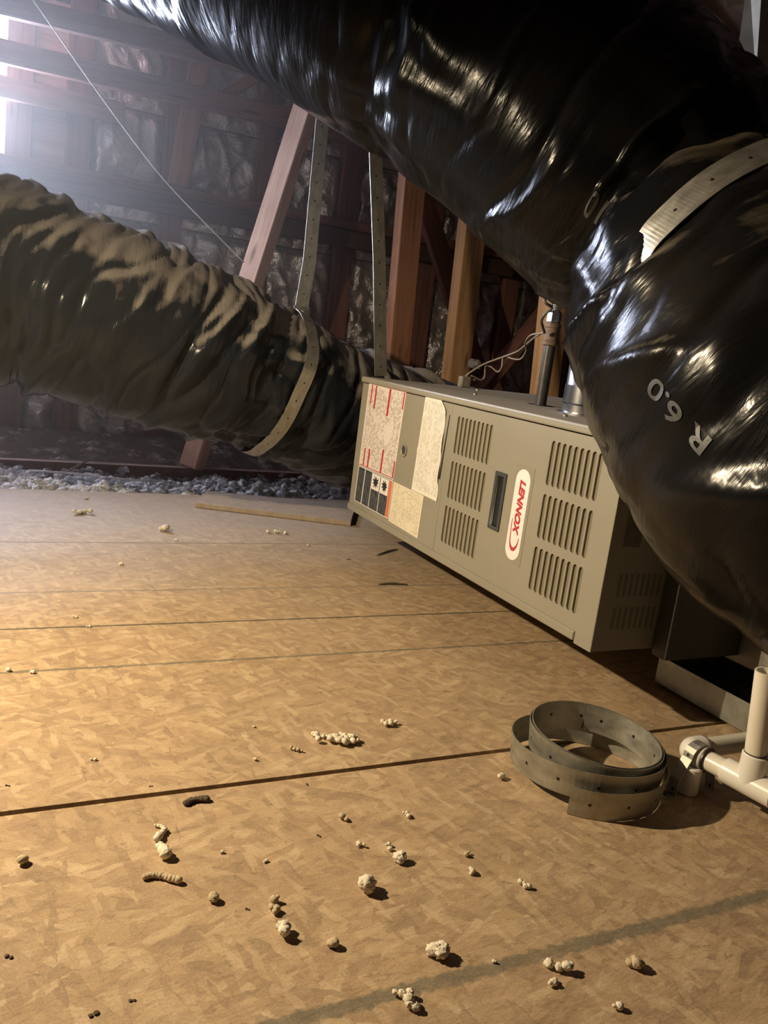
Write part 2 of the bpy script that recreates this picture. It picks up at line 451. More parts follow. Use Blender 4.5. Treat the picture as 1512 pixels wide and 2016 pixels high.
def frames(C):
    T = []
    n = len(C)
    for i in range(n):
        T.append((C[min(i + 1, n - 1)] - C[max(i - 1, 0)]).normalized())
    ref = Vector((0, 0, 1)) if abs(T[0].z) < 0.9 else Vector((1, 0, 0))
    N = [(ref - T[0] * ref.dot(T[0])).normalized()]
    for i in range(1, n):
        v = N[-1] - T[i] * N[-1].dot(T[i]); N.append(v.normalized())
    return T, N, [T[i].cross(N[i]) for i in range(n)]
def tube_mesh(name, pts, r, nseg=10, n=None, cap=True):
    """plain round tube along a smooth path"""
    n = n or len(pts) * 8
    C = [Vector(p) for p in (catmull(pts, n) if len(pts) > 2 else [[a + (b - a) * i / (n - 1) for a, b in zip(pts[0], pts[1])] for i in range(n)])]
    T, N, B = frames(C)
    V = []; Fc = []; uv = []; s = 0
    for i in range(n):
        if i: s += (C[i] - C[i - 1]).length
        rr = r(i / (n - 1)) if callable(r) else r
        for k in range(nseg):
            a = 2 * pi * k / nseg
            V.append(C[i] + (N[i] * cos(a) + B[i] * sin(a)) * rr); uv.append((s, rr * a))
    for i in range(n - 1):
        for k in range(nseg):
            k2 = (k + 1) % nseg
            Fc.append((i * nseg + k, i * nseg + k2, (i + 1) * nseg + k2, (i + 1) * nseg + k))
    if cap:
        Fc.append(tuple(range(nseg))[::-1]); Fc.append(tuple((n - 1) * nseg + k for k in range(nseg)))
    me = mesh(name, V, Fc, uv)
    return me
def tube(name, pts, r, mat, parent=None, nseg=10, n=None):
    return link(name, tube_mesh(name, pts, r, nseg, n), mat, parent, smooth=True)
def cyl(name, p0, p1, r, mat, parent=None, nseg=24, r1=None, hollow=0.0, bevel=0.0):
    """capped cylinder / pipe made by revolving a profile about p0-p1"""
    p0, p1 = Vector(p0), Vector(p1); L = (p1 - p0).length
    r1 = r if r1 is None else r1
    if hollow: prof = [(r - hollow, L * 0.0), (r, 0), (r1, L), (r1 - hollow, L), (r1 - hollow, L * 0.02)]
    else: prof = [(0.0, 0), (r - bevel, 0), (r, bevel), (r1, L - bevel), (r1 - bevel, L), (0.0, L)]
    return link(name, lathe_mesh(name, prof, p0, p1 - p0, nseg), mat, parent)
def lathe_mesh(name, prof, org, axis, nseg=24):
    a = Vector(axis).normalized()
    t = Vector((0, 0, 1)) if abs(a.z) < 0.9 else Vector((1, 0, 0))
    e1 = a.cross(t).normalized(); e2 = a.cross(e1)
    bm = bmesh.new(); rings = []
    for r, h in prof:
        if r < 1e-6: rings.append([bm.verts.new(Vector(org) + a * h)])
        else: rings.append([bm.verts.new(Vector(org) + a * h + (e1 * cos(2 * pi * k / nseg) + e2 * sin(2 * pi * k / nseg)) * r) for k in range(nseg)])
    for A, B in zip(rings, rings[1:]):
        for k in range(nseg):
            k2 = (k + 1) % nseg
            q = [A[k % len(A)], A[k2 % len(A)], B[k2 % len(B)], B[k % len(B)]]
            u = []
            for v in q:
                if v not in u: u.append(v)
            if len(u) > 2: bm.faces.new(u)
    bmesh.ops.recalc_face_normals(bm, faces=bm.faces)
    for f in bm.faces: f.smooth = len(f.verts) == 4
    for e in bm.edges:
        if len(e.link_faces) == 2 and e.calc_face_angle(0) > 0.6: e.smooth = False
    return bm_mesh(name, bm)
def ribbon(name, pts, wdir, width, thick, mat, parent=None, n=None, wdirs=None, u0=0.0):
    """thin flat strap along pts; wdir = direction of its width"""
    n = n or len(pts)
    C = [Vector(p) for p in (catmull(pts, n) if n != len(pts) else pts)]
    V = []; Fc = []; uv = []; s = u0
    for i in range(n):
        if i: s += (C[i] - C[i - 1]).length
        t = (C[min(i + 1, n - 1)] - C[max(i - 1, 0)]).normalized()
        w = Vector(wdirs[i]) if wdirs else Vector(wdir)
        w = (w - t * w.dot(t)).normalized(); nn = t.cross(w)
        for a, b in ((-1, -1), (1, -1), (1, 1), (-1, 1)):
            V.append(C[i] + w * (a * width / 2) + nn * (b * thick / 2)); uv.append((s, a * width / 2))
    for i in range(n - 1):
        for k in range(4):
            k2 = (k + 1) % 4
            Fc.append((i * 4 + k, i * 4 + k2, i * 4 + 4 + k2, i * 4 + 4 + k))
    Fc.append((3, 2, 1, 0)); Fc.append(tuple(n * 4 - 4 + k for k in range(4)))
    return link(name, mesh(name, V, Fc, uv), mat, parent)
def eval_curve_mesh(cu, name):
    o = bpy.data.objects.new('tmp', cu); COL.objects.link(o)
    dg = bpy.context.evaluated_depsgraph_get()
    me = bpy.data.meshes.new_from_object(o.evaluated_get(dg))
    me.name = name
    bpy.data.objects.remove(o, do_unlink=True); bpy.data.curves.remove(cu)
    return me
def plate_mesh(name, outline, holes, depth):
    """flat plate in the xy plane with holes, extruded by depth along z (0..depth)"""
    cu = bpy.data.curves.new(name, 'CURVE'); cu.dimensions = '2D'; cu.fill_mode = 'BOTH'; cu.extrude = depth / 2
    for loop in [outline] + list(holes):
        sp = cu.splines.new('POLY'); sp.points.add(len(loop) - 1); sp.use_cyclic_u = True
        for i, (x, y) in enumerate(loop): sp.points[i].co = (x, y, 0, 1)
    me = eval_curve_mesh(cu, name)
    for v in me.vertices: v.co.z += depth / 2
    return me
def text_mesh(name, body, size, bold=0.0, shear=0.0):
    cu = bpy.data.curves.new(name, 'FONT'); cu.body = body; cu.size = size; cu.shear = shear
    cu.align_x = 'CENTER'; cu.align_y = 'CENTER'; cu.offset = bold; cu.dimensions = '2D'
    cu.resolution_u = 4
    return eval_curve_mesh(cu, name)

# ================================================================== THE SETTING
WY = 3.80                                             # front of the gable studs
# --- floor: the ceiling below, with sheets of OSB laid on it
flo = box('floor', (-3.2, -1.6, -0.20), (3.6, WY + 0.14, -0.14), 'drywall_dark')
tag(flo, 'attic floor deck of oriented strand board sheets', kind='structure')
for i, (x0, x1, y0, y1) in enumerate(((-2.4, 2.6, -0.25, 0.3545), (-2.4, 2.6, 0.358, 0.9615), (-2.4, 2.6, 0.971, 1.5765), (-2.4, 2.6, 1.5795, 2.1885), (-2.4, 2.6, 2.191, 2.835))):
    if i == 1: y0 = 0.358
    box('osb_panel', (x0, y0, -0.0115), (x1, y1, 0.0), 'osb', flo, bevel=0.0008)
for y in (-0.1, 0.62, 1.27, 1.94, 2.74):              # joists that carry the sheets
    box('floor_joist', (-3.1, y, -0.14), (3.5, y + 0.04, -0.012), 'dark_wood', flo)

# --- gable wall at the far end
wall = box('wall_back', (0.10, WY + 0.055, -0.14), (3.6, WY + 0.14, 3.1), 'dark_wood', along=(1, 0, 0))
tag(wall, 'far gable wall of reddish studs with crinkled foil between them', kind='structure')
VX0, VX1, VZ0, VZ1 = -0.95, 0.085, 0.80, 1.72        # opening for the louvred vent
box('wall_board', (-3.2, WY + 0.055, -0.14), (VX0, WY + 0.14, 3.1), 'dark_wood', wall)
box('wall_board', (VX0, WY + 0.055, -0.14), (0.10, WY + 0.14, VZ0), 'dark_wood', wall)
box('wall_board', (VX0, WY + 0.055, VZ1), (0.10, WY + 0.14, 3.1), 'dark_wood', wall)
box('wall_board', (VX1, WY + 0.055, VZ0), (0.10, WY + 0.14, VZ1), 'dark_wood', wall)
def roof_z(x): return 3.05 - 0.47 * abs(x + 0.45)
studs = [(17, 830, 0.098), (128, 830, 0.098), (307, 860, 0.095), (500, 640, 0.07), (672, 560, 0.10), (838, 560, 0.10), (1000, 620, 0.09), (1120, 640, 0.09)]
SX = []
for px, py, w in studs:
    x = U(px, py, 1, WY).x
    SX.append((x, w))
    box('stud', (x - w / 2, WY, -0.05), (x + w / 2, WY + 0.054, roof_z(x) - 0.12), 'old_wood', wall, 0.003, (0, 0, 1))
for x in (-2.2, -1.5, -1.02):
    box('stud', (x - .05, WY, -0.05), (x + .05, WY + 0.054, roof_z(x) - 0.12), 'old_wood', wall, 0.003, (0, 0, 1))

def foil_panel(x0, x1, z0, z1, y, seed, amp=0.014, slope=0.0):
    nx = max(6, int((x1 - x0) / 0.011)); nz = max(6, int((z1 - z0) / 0.011))
    V = []; Fc = []
    for j in range(nz + 1):
        for i in range(nx + 1):
            x = x0 + (x1 - x0) * i / nx; z = z0 + (z1 - z0) * j / nz
            q = Vector((x * 4.5 + seed, z * 3.0, seed))
            a = noise.noise(q * 1.2); b = noise.noise(q * 2.6 + Vector((5, 1, 2))); c = noise.noise(Vector((x * 9 + z * 5, z * 3 - x * 6, seed)))
            h = max(0, 1 - abs(a) * 3.2) * 0.6 + max(0, 1 - abs(b) * 3.4) * 0.4 + max(0, 1 - abs(c) * 3.6) * 0.5
            e = min(1, min(i, nx - i, j, nz - j) / 3)
            V.append((x, y - 1.7 * amp * h * e - slope * (z1 - z), z))
    for j in range(nz):
        for i in range(nx):
            k = j * (nx + 1) + i
            Fc.append((k, k + 1, k + nx + 2, k + nx + 1))
    return link('foil_panel', mesh('foil_panel', V, Fc), 'foil', wall, smooth=True)
xs = [x for x, w in SX]; ws = [w for x, w in SX]
zt = 1.75
# pale sheathing shows in the first bay, foil in the others
box('sheathing_panel', (xs[0] + ws[0] / 2, WY + 0.035, 0.85), (xs[1] - ws[1] / 2, WY + 0.05, 1.75), 'pale_sheathing', wall)
foil_panel(xs[0] + ws[0] / 2, xs[1] - ws[1] / 2, -0.03, 0.84, WY + 0.045, 2.0, 0.02, 0.02)
for i in range(1, 7):
    a, b = xs[i] + ws[i] / 2, xs[i + 1] - ws[i + 1] / 2
    foil_panel(a, b, -0.03, 0.98, WY + 0.045, 4.0 + 3.1 * i, 0.018, 0.015)
    foil_panel(a, b, 0.985, 1.42, WY + 0.045, 9.0 + 2.3 * i, 0.022)
    foil_panel(a, b, 1.425, min(1.95, roof_z(b) - 0.15), WY + 0.045, 19.0 + 2.7 * i, 0.014)

# other walls and the roof close the attic off (mostly out of the frame)
wl = box('wall_left', (-3.2, -1.6, -0.14), (-3.12, WY + 0.14, 1.75), 'dark_wood'); tag(wl, 'low knee wall at the left eave', kind='structure')
wr = box('wall_right', (3.52, -1.6, -0.14), (3.6, WY + 0.14, 1.2), 'dark_wood'); tag(wr, 'low knee wall at the right eave', kind='structure')
wf = box('wall_front', (-3.2, -1.68, -0.14), (3.6, -1.6, 3.1), 'dark_wood'); tag(wf, 'gable wall behind the viewpoint', kind='structure')
ce = empty('ceiling'); tag(ce, 'sloping roof of dark boards over the attic', kind='structure')
def slab(name, x0, x1, dz, th, y0, y1, mat):
    V = []
    for y in (y0, y1):
        for x in (x0, x1):
            z = roof_z(x) + dz
            V += [(x, y, z), (x, y, z + th)]
    Fc = [(0, 1, 3, 2), (4, 6, 7, 5), (0, 2, 6, 4), (1, 5, 7, 3), (0, 4, 5, 1), (2, 3, 7, 6)]
    me = mesh(name, V, Fc); box_uv(me, (1, 0, -0.47 if x0 > -0.5 else 0.47))
    return link(name, me, mat, ce)
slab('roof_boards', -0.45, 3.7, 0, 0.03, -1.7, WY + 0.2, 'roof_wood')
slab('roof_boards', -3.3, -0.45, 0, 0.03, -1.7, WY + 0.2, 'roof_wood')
for y in (-1.2, -0.6, 0.0, 0.6, 1.2, 1.8, 2.4, 3.0, 3.6):
    slab('rafter', -0.44, 3.5, -0.135, 0.134, y, y + 0.04, 'dark_wood')
    slab('rafter', -3.1, -0.46, -0.135, 0.134, y, y + 0.04, 'dark_wood')

# --- louvred gable vent that lets the daylight in
vent = empty('gable_vent', (-0.43, WY + 0.06, VZ0))
tag(vent, 'bright louvred vent opening in the far gable wall', 'vent')
box('vent_frame', (VX0, WY + 0.02, VZ0 - 0.02), (VX1, WY + 0.054, VZ0 + 0.015), 'pale_sheathing', vent)
box('vent_frame', (VX0, WY + 0.02, VZ1 - 0.015), (VX1, WY + 0.054, VZ1 + 0.02), 'pale_sheathing', vent)
for k in range(9):
    z = VZ0 + 0.06 + k * 0.1
    V = [(VX0, WY + 0.06, z + 0.012), (VX1, WY + 0.06, z + 0.012), (VX1, WY + 0.12, z), (VX0, WY + 0.12, z),
         (VX0, WY + 0.06, z + 0.017), (VX1, WY + 0.06, z + 0.017), (VX1, WY + 0.12, z + 0.005), (VX0, WY + 0.12, z + 0.005)]
    Fc = [(3, 2, 1, 0), (4, 5, 6, 7), (0, 1, 5, 4), (1, 2, 6, 5), (2, 3, 7, 6), (3, 0, 4, 7)]
    me = mesh('louver_slat', V, Fc); box_uv(me, (1, 0, 0)); link('louver_slat', me, 'pale_sheathing', vent)

# ================================================================== TIMBERS
def beam(label, y, pl, pr, htop, x0, x1, mat='old_wood', d=0.04, group=None, name='cross_beam'):
    """horizontal timber along x at depth y; pl/pr pixels on its top edge, htop = height in pixels"""
    za = U(pl[0], pl[1], 1, y).z; zb = U(pr[0], pr[1], 1, y).z
    A = U(pl[0], pl[1], 1, y); B = U(pl[0] - htop * 0.13, pl[1] + htop, 1, y)
    h = A.z - B.z
    s = (zb - za) / (U(pr[0], pr[1], 1, y).x - A.x)
    z0 = za + s * (x0 - A.x); z1 = za + s * (x1 - A.x)
    o = timber(name, (x0, y + d / 2, z0 - h / 2), (x1, y + d / 2, z1 - h / 2), h, d, mat)
    return tag(o, label, 'beam', group)
beam('uppermost reddish beam running just under the overhead black duct', 3.50, (26, -12), (344, 66), 44, -1.4, 1.75, 'old_wood')
beam('long reddish beam crossing behind the leaning strut, second from the top', 3.58, (0, 74), (500, 195), 46, -1.5, 2.0, 'old_wood')
beam('short reddish beam stopping beside the crinkled foil near the bright vent', 3.74, (0, 146), (235, 200), 43, -1.5, U(246, 220, 1, 3.74).x, 'old_wood')
beam('upper board of the doubled beam above the left duct', 3.745, (0, 300), (500, 397), 21, -1.5, 2.9, 'old_wood', 0.05)
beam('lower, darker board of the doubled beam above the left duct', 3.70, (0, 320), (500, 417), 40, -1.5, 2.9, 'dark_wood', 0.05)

def strut(name, label, px0, px1, y, w, d, rz, mat, zlo=None, zhi='roof', cat='strut'):
    """timber through two picked pixels at depth y, run down to zlo and up to the roof (or a height)"""
    a = U(px0[0], px0[1], 1, y); b = U(px1[0], px1[1], 1, y)
    t = (a - b).normalized()
    if zlo is not None: b = b + t * ((zlo - b.z) / t.z)
    if zhi == 'roof':
        for _ in range(8): a = a + t * ((roof_z(a.x) - 0.19 - a.z) / (t.z + 0.47 * t.x))
    elif zhi is not None: a = a + t * ((zhi - a.z) / t.z)
    return tag(timber(name, b, a, w, d, mat, rz), label, cat)
JT = 0.033
strut('wooden_strut', 'leaning strut with a pale lit left face, tied with a string', (610, 190), (487, 575), 3.205, 0.060, 0.083, 0.62, 'pine_pale', JT)
strut('wooden_strut', 'upright reddish strut right behind the strap that drops to the furnace', (815, 310), (782, 690), 3.205, 0.098, 0.07, 0.0, 'pine_red', JT)
strut('wooden_strut', 'bright yellow pine post with a knot standing behind the furnace', (931, 430), (899, 715), 3.205, 0.102, 0.078, 0.0, 'pine', JT)
strut('wooden_strut', 'thin pale strut leaning beside the crinkled foil panels on the far wall', (396, 115), (349, 366), 3.768, 0.085, 0.03, 0.0, 'pine_red', None)
strut('wooden_strut', 'short slanting strut just under the overhead duct at upper left', (520, 141), (415, 203), 3.642, 0.045, 0.04, 0.0, 'pine_red', None, None)
strut('wooden_strut', 'dark strut leaning right between the reddish strut and the yellow post', (835, 400), (917, 660), 3.45, 0.09, 0.04, 0.0, 'old_wood', -0.14)
strut('wooden_strut', 'upright pine post directly behind the gas pipe', (1085, 640), (1072, 765), 2.60, 0.075, 0.09, 0.0, 'pine', 0.0)
strut('diagonal_brace', 'reddish diagonal brace rising to the right behind the furnace wires', (1100, 580), (965, 745), 3.34, 0.043, 0.102, 0.0, 'old_wood', -0.14, 'roof', 'brace')

ji = box('ceiling_joist', (-3.1, 3.185, -0.14), (2.75, 3.225, 0.032), 'dusty_joist', None, 0.003)
tag(ji, 'dusty joist edge running behind the white insulation strip', 'joist')

# ================================================================== LOOSE INSULATION
def insul(name, x0, x1, y0, y1, step, zfun, label, tufts=0):
    nx = int((x1 - x0) / step); ny = int((y1 - y0) / step)
    V = []; Fc = []
    for j in range(ny + 1):
        for i in range(nx + 1):
            x = x0 + (x1 - x0) * i / nx; y = y0 + (y1 - y0) * j / ny
            V.append((x + noise.noise(Vector((x * 40, y * 40, 3))) * step * 0.5, y, zfun(x, y)))
    for j in range(ny):
        for i in range(nx):
            k = j * (nx + 1) + i
            Fc.append((k, k + 1, k + nx + 2, k + nx + 1))
    if tufts:                                          # fluffy lumps lying in the loose fill
        bm = bmesh.new(); bmesh.ops.create_icosphere(bm, subdivisions=2, radius=1.0)
        tv = [v.co.normalized() for v in bm.verts]; tf = [tuple(v.index for v in f.verts) for f in bm.faces]; bm.free()
        q = random.Random(9)
        for k in range(tufts):
            x = q.uniform(x0, x1); y = y0 + (y1 - y0) * (0.03 + 0.94 * q.random() ** 1.4); r = 0.0045 + 0.0115 * q.random() ** 2
            z = zfun(x, y) + r * 0.3; b0 = len(V)
            for d in tv:
                h = 1 + 0.7 * noise.noise(d * 2.4 + Vector((k, 0, 0))) + 0.6 * noise.noise(d * 5.5 + Vector((0, k, 0)))
                V.append((x + d.x * h * r * 1.3, y + d.y * h * r, z + d.z * h * r * 0.85))
            Fc += [tuple(b0 + n_ for n_ in f) for f in tf]
    me = mesh(name, V, Fc)
    o = link(name, me, 'loose_insulation', None, smooth=True)
    return tag(o, label, 'insulation', kind='stuff')
def lump(x, y):
    p = Vector((x, y, 0))
    a = abs(noise.noise(p * 14)) ; b = abs(noise.noise(p * 33 + Vector((3, 7, 1)))); c = noise.noise(p * 5)
    d = noise.noise(p * 75)
    return 0.05 * a + 0.04 * b + 0.022 * c + 0.012 * abs(d) - 0.018
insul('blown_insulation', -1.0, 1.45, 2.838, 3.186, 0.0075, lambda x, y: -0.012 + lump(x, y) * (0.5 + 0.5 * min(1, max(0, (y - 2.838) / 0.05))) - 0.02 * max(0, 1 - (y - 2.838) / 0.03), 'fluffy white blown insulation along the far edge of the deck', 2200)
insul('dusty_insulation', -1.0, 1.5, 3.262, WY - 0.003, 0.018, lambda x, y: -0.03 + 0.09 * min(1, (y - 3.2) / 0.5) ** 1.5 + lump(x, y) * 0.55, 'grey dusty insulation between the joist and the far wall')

# ================================================================== FLEXIBLE DUCTS
class Duct:
    def __init__(s, name, pts, nring, nseg, seed, fold=1.0, pinches=(), slant=0.10, mat='duct_plastic', lapf=8.0, lap=0.03, calm=None):
        """pts: (x, y, z, radius)"""
        smp = catmull(pts, nring * 3)
        Cc = [Vector(p[:3]) for p in smp]
        acc = [0.0]
        for a, b in zip(Cc, Cc[1:]): acc.append(acc[-1] + (b - a).length)
        s.L = acc[-1]; s.n = nring; s.C = []; s.r = []
        k = 0
        for i in range(nring):
            t = s.L * i / (nring - 1)
            while k < len(acc) - 2 and acc[k + 1] < t: k += 1
            f = (t - acc[k]) / max(1e-9, acc[k + 1] - acc[k])
            s.C.append(Cc[k].lerp(Cc[k + 1], f)); s.r.append(smp[k][3] + (smp[k + 1][3] - smp[k][3]) * f)
        s.T, s.N, s.B = frames(s.C)
        s.calm = calm; s.lapf = lapf; s.lap = lap; s.seed = seed; s.fold = fold; s.pinches = pinches; s.slant = slant
        V = []; Fc = []; uvs = []
        for i in range(nring):
            t = s.L * i / (nring - 1)
            for j in range(nseg):
                th = 2 * pi * j / nseg
                V.append(s.P(t, th))
        for i in range(nring - 1):
            for j in range(nseg):
                j2 = (j + 1) % nseg
                Fc.append((i * nseg + j, i * nseg + j2, (i + 1) * nseg + j2, (i + 1) * nseg + j))
        Fc.append(tuple(range(nseg))[::-1]); Fc.append(tuple((nring - 1) * nseg + k for k in range(nseg)))
        me = mesh(name, V, Fc)
        l = me.uv_layers.new(name='UVMap')
        for p in me.polygons:
            vi = [me.loops[li].vertex_index for li in p.loop_indices]
            js = [v % nseg for v in vi]
            wrap = max(js) == nseg - 1 and min(js) == 0
            for li, v in zip(p.loop_indices, vi):
                j = v % nseg
                if wrap and j == 0: j = nseg
                l.data[li].uv = (s.L * (v // nseg) / (nring - 1), 0.25 * 2 * pi * j / nseg)
        s.V = V; s.nseg = nseg
        s.ob = link(name, me, mat, None, smooth=True)
    def disp(s, t, th):
        sd = s.seed
        c, d = cos(th), sin(th)
        q = t + s.slant * sin(th + sd) + 0.05 * noise.noise(Vector((t * 3, c * 1.3 + sd, d * 1.3)))
        a = noise.noise(Vector((q * 7.0, c * 0.45 + sd, d * 0.45 + 3.1)))
        b = noise.noise(Vector((q * 16.0, c * 0.9 - sd, d * 0.9 + 7.7)))
        e = noise.noise(Vector((q * 30.0, c * 2.6 + 2.2, d * 2.6 - sd)))
        g = noise.noise(Vector((q * 60.0, c * 6 + 2.2, d * 6 - sd)))
        low = noise.noise(Vector((t * 2.2, c * 0.9, d * 0.9 + sd)))
        crease = max(0.0, 1 - abs(a) * 5.0) ** 2
        cr2 = max(0.0, 1 - abs(b) * 4.5) ** 2
        h = -0.017 * crease - 0.008 * cr2 + 0.008 * (a - 0.0) + 0.0035 * e + 0.0013 * g + 0.012 * low
        h *= s.fold if s.calm is None else s.fold * (0.35 + 0.65 * min(1.0, max(0.0, (t - s.calm) / 0.4)))
        # overlapping laps of the jacket: a sharp step that fades out round the duct
        ph = q * s.lapf + 0.9 * noise.noise(Vector((t * 2.0, c * 0.8 + 4, d * 0.8 + sd)))
        k0 = ffloor(ph); fr_ = ph - k0
        am = max(0.0, noise.noise(Vector((k0 * 7.31 + sd, c * 0.9, d * 0.9 + k0 * 3.7))) + 0.12)
        h += (s.lap * am * (1 - fr_) ** 2.2 * min(1.0, fr_ / 0.14) ** 1.3 * 1.2 - s.lap * 0.15) * (1.0 if s.calm is None else 0.4 + 0.6 * min(1.0, max(0.0, (t - s.calm) / 0.4)))
        for (t0, amp, wid, phi) in s.pinches:
            u = t - t0 - s.slant * 0
            k = exp(-(u / wid) ** 2)
            pl = exp(-abs(u) / (wid * 1.9))
            h -= amp * k
            h += 0.014 * pl * min(1.0, abs(u) / 0.03) * (0.4 + abs(noise.noise(Vector((th * 2.2, t0, sd))))) * sin(th * 15 + 3.5 * noise.noise(Vector((th * 2, u * 6, sd))) + u * 9)
        return h
    def fr(s, t):
        x = max(0.0, min(1.0, t / s.L)) * (s.n - 1); i = min(int(x), s.n - 2); f = x - i
        return (s.C[i].lerp(s.C[i + 1], f), s.T[i].lerp(s.T[i + 1], f).normalized(), s.N[i].lerp(s.N[i + 1], f), s.B[i].lerp(s.B[i + 1], f), s.r[i] + (s.r[i + 1] - s.r[i]) * f)
    def P(s, t, th, off=0.0, flat=None):
        C, T, N, B, r = s.fr(t)
        h = s.disp(t, th) if flat is None else flat
        return C + (N * cos(th) + B * sin(th)) * (r + h + off)
    def find(s, px, py):
        """(t, theta) of the surface point seen at a photo pixel"""
        best = None
        for i in range(0, s.n, 2):
            for j in range(0, s.nseg, 2):
                v = s.V[i * s.nseg + j]
                if (s.C[i] - v).dot(v - CAM) < 0: continue
                if (v - CAM).dot(Vector((ROW[0][2], ROW[1][2], ROW[2][2]))) < 0.1: continue
                x, y = proj(v); e = (x - px) ** 2 + (y - py) ** 2
                if best is None or e < best[0]: best = (e, s.L * i / (s.n - 1), 2 * pi * j / s.nseg)
        return best[1], best[2]

# left duct: from the left edge of the picture down to the deck behind the furnace
def dpt(px, py, y, r):
    p = U(px, py, 1, y); return (p.x, p.y, p.z, r)
ductC = Duct('flexible_duct', [dpt(-560, 400, 2.60, .285), dpt(-250, 478, 2.54, .28), dpt(0, 556, 2.48, .272), dpt(250, 640, 2.46, .262), dpt(420, 705, 2.45, .25), dpt(560, 765, 2.47, .232), dpt(640, 806, 2.50, .235), dpt(760, 850, 2.60, .235), dpt(860, 868, 2.76, .225), dpt(970, 876, 2.92, .20), dpt(1060, 888, 3.0, .17)], 440, 176, 11.0, 1.1,
             pinches=[(1.36, 0.016, 0.05, 0)], slant=0.05, lapf=10.5, lap=0.042)
tag(ductC.ob, 'dusty black flexible duct sagging from the left to the deck behind the furnace', 'duct')

# big overhead duct: from upper left over the furnace, pinched by a strap, down to lower right
def ddp(px, py, depth, r):
    p = D(px, py, depth); return (p.x, p.y, p.z, r)
ductA = Duct('flexible_duct', [ddp(-300, -420, 2.1, .26), ddp(120, -300, 1.85, .26), ddp(480, -165, 1.68, .262), ddp(800, 2, 1.55, .262), ddp(1034, 158, 1.45, .250), ddp(1224, 328, 1.37, .240), ddp(1345, 466, 1.30, .222), ddp(1452, 630, 1.17, .24), ddp(1600, 850, 1.03, .247), ddp(1800, 985, .95, .242), ddp(2150, 1120, .88, .235)], 460, 180, 3.0, 0.45,
             pinches=[(1.93, 0.010, 0.05, 0), (2.53, 0.03, 0.06, 0)], slant=0.07, mat='duct_plastic_clean', lapf=6.0, lap=0.03, calm=2.1)
tag(ductA.ob, 'huge black flexible duct hanging overhead and bending down to the lower right', 'duct')

def duct_text(duct, body, px, py, size, mat, bold=0.0, flip=False):
    t0, th0 = duct.find(px, py)
    me = text_mesh('lettering', body, size, bold)
    bm = bmesh.new(); bm.from_mesh(me)
    for _ in range(2):
        bmesh.ops.triangulate(bm, faces=bm.faces)
        bmesh.ops.subdivide_edges(bm, edges=[e for e in bm.edges if e.calc_length() > size * 0.06], cuts=1)
    C, T, N, B, r = duct.fr(t0)
    nrm = N * cos(th0) + B * sin(th0); E = -N * sin(th0) + B * cos(th0)
    u = -T
    v = nrm.cross(u); sg = 1.0 if v.dot(E) > 0 else -1.0
    for w in bm.verts:
        t = t0 - w.co.x; th = th0 + sg * w.co.y / r
        w.co = duct.P(t, th, 0.0011)
    me2 = bm_mesh('lettering', bm)
    o = link('lettering', me2, mat, duct.ob)
    o['label'] = 'grey printed lettering'
    return o
duct_text(ductA, 'R 6.0', 1332, 803, 0.033, 'duct_print', 0.0006)
duct_text(ductA, '10', 1176, 402, 0.062, 'duct_print_faint', 0.001)

# ================================================================== HANGER STRAPS
def band_h(duct, t, th):
    """smooth height of a taut strap over the wrinkles near (t, theta)"""
    tot = 0.0
    for k in (-3, -2, -1, 0, 1, 2, 3):
        tot += max(duct.disp(t + d, th + k * 0.06) for d in (-0.02, -0.01, 0, 0.01, 0.02))
    return tot / 7
STRAP_W = 0.041
def rim(duct, px0, px1, n=40):
    """thetas of a ring between two picked pixels, taking the short way round"""
    t0, a = duct.find(*px0); t1, b = duct.find(*px1)
    d = (b - a + pi) % (2 * pi) - pi
    return (t0 + t1) / 2, [a + d * i / (n - 1) for i in range(n)], (t0, t1)

# strap 1: drops from the roof behind the overhead duct and goes round the left duct
st = empty('hanger_strap', (0.85, 2.4, 1.9))
tag(st, 'long perforated steel strap looped under the sagging left duct', 'strap')
t_a, th_a = ductC.find(588, 618); t_b, th_b = ductC.find(532, 868)
dth = (th_b - th_a + pi) % (2 * pi) - pi
pts = []; wd = []
for i in range(60):
    f = i / 40.0                                       # goes on past the visible end, round the underside
    t = t_a + (t_b - t_a) * min(f, 1.2); th = th_a + dth * f
    pts.append(ductC.P(t, th, 0.004, band_h(ductC, t, th))); wd.append(ductC.fr(t)[1])
ribbon('duct_loop', pts, None, STRAP_W, 0.0015, 'strap_steel', st, wdirs=wd)
ptop = pts[0]
q = U(638, 200, 1, ptop.y + 0.10); qk = ptop.lerp(q, 0.24) + Vector((0.008, -0.01, 0))
qtop = ptop + (q - ptop) * 1.55
ribbon('strap_run', [qtop, q, qk, ptop + Vector((0.002, -0.004, 0.012))], (1, 0, 0), STRAP_W, 0.0015, 'strap_steel', st)
mid = ptop + Vector((0.002, -0.006, 0.012))
ribbon('strap_clip', [mid + Vector((-0.024, 0, -0.006)), mid + Vector((0.024, 0, -0.003))], (0, 0, 1), 0.012, 0.004, 'galvanized', st)
# strap 2: drops to the top of the furnace
b2 = Vector((1.005, 2.10, 0.512)); 
q2 = U(738, 262, 1, 2.16); q2t = b2 + (q2 - b2) * 1.75
st2 = ribbon('hanger_strap', [q2t, q2, b2 + (q2 - b2) * 0.5 + Vector((0.004, 0, 0)), b2], (1, 0.15, 0), STRAP_W, 0.0015, 'strap_steel')
tag(st2, 'straight perforated steel strap dropping to the far top corner of the furnace', 'strap')
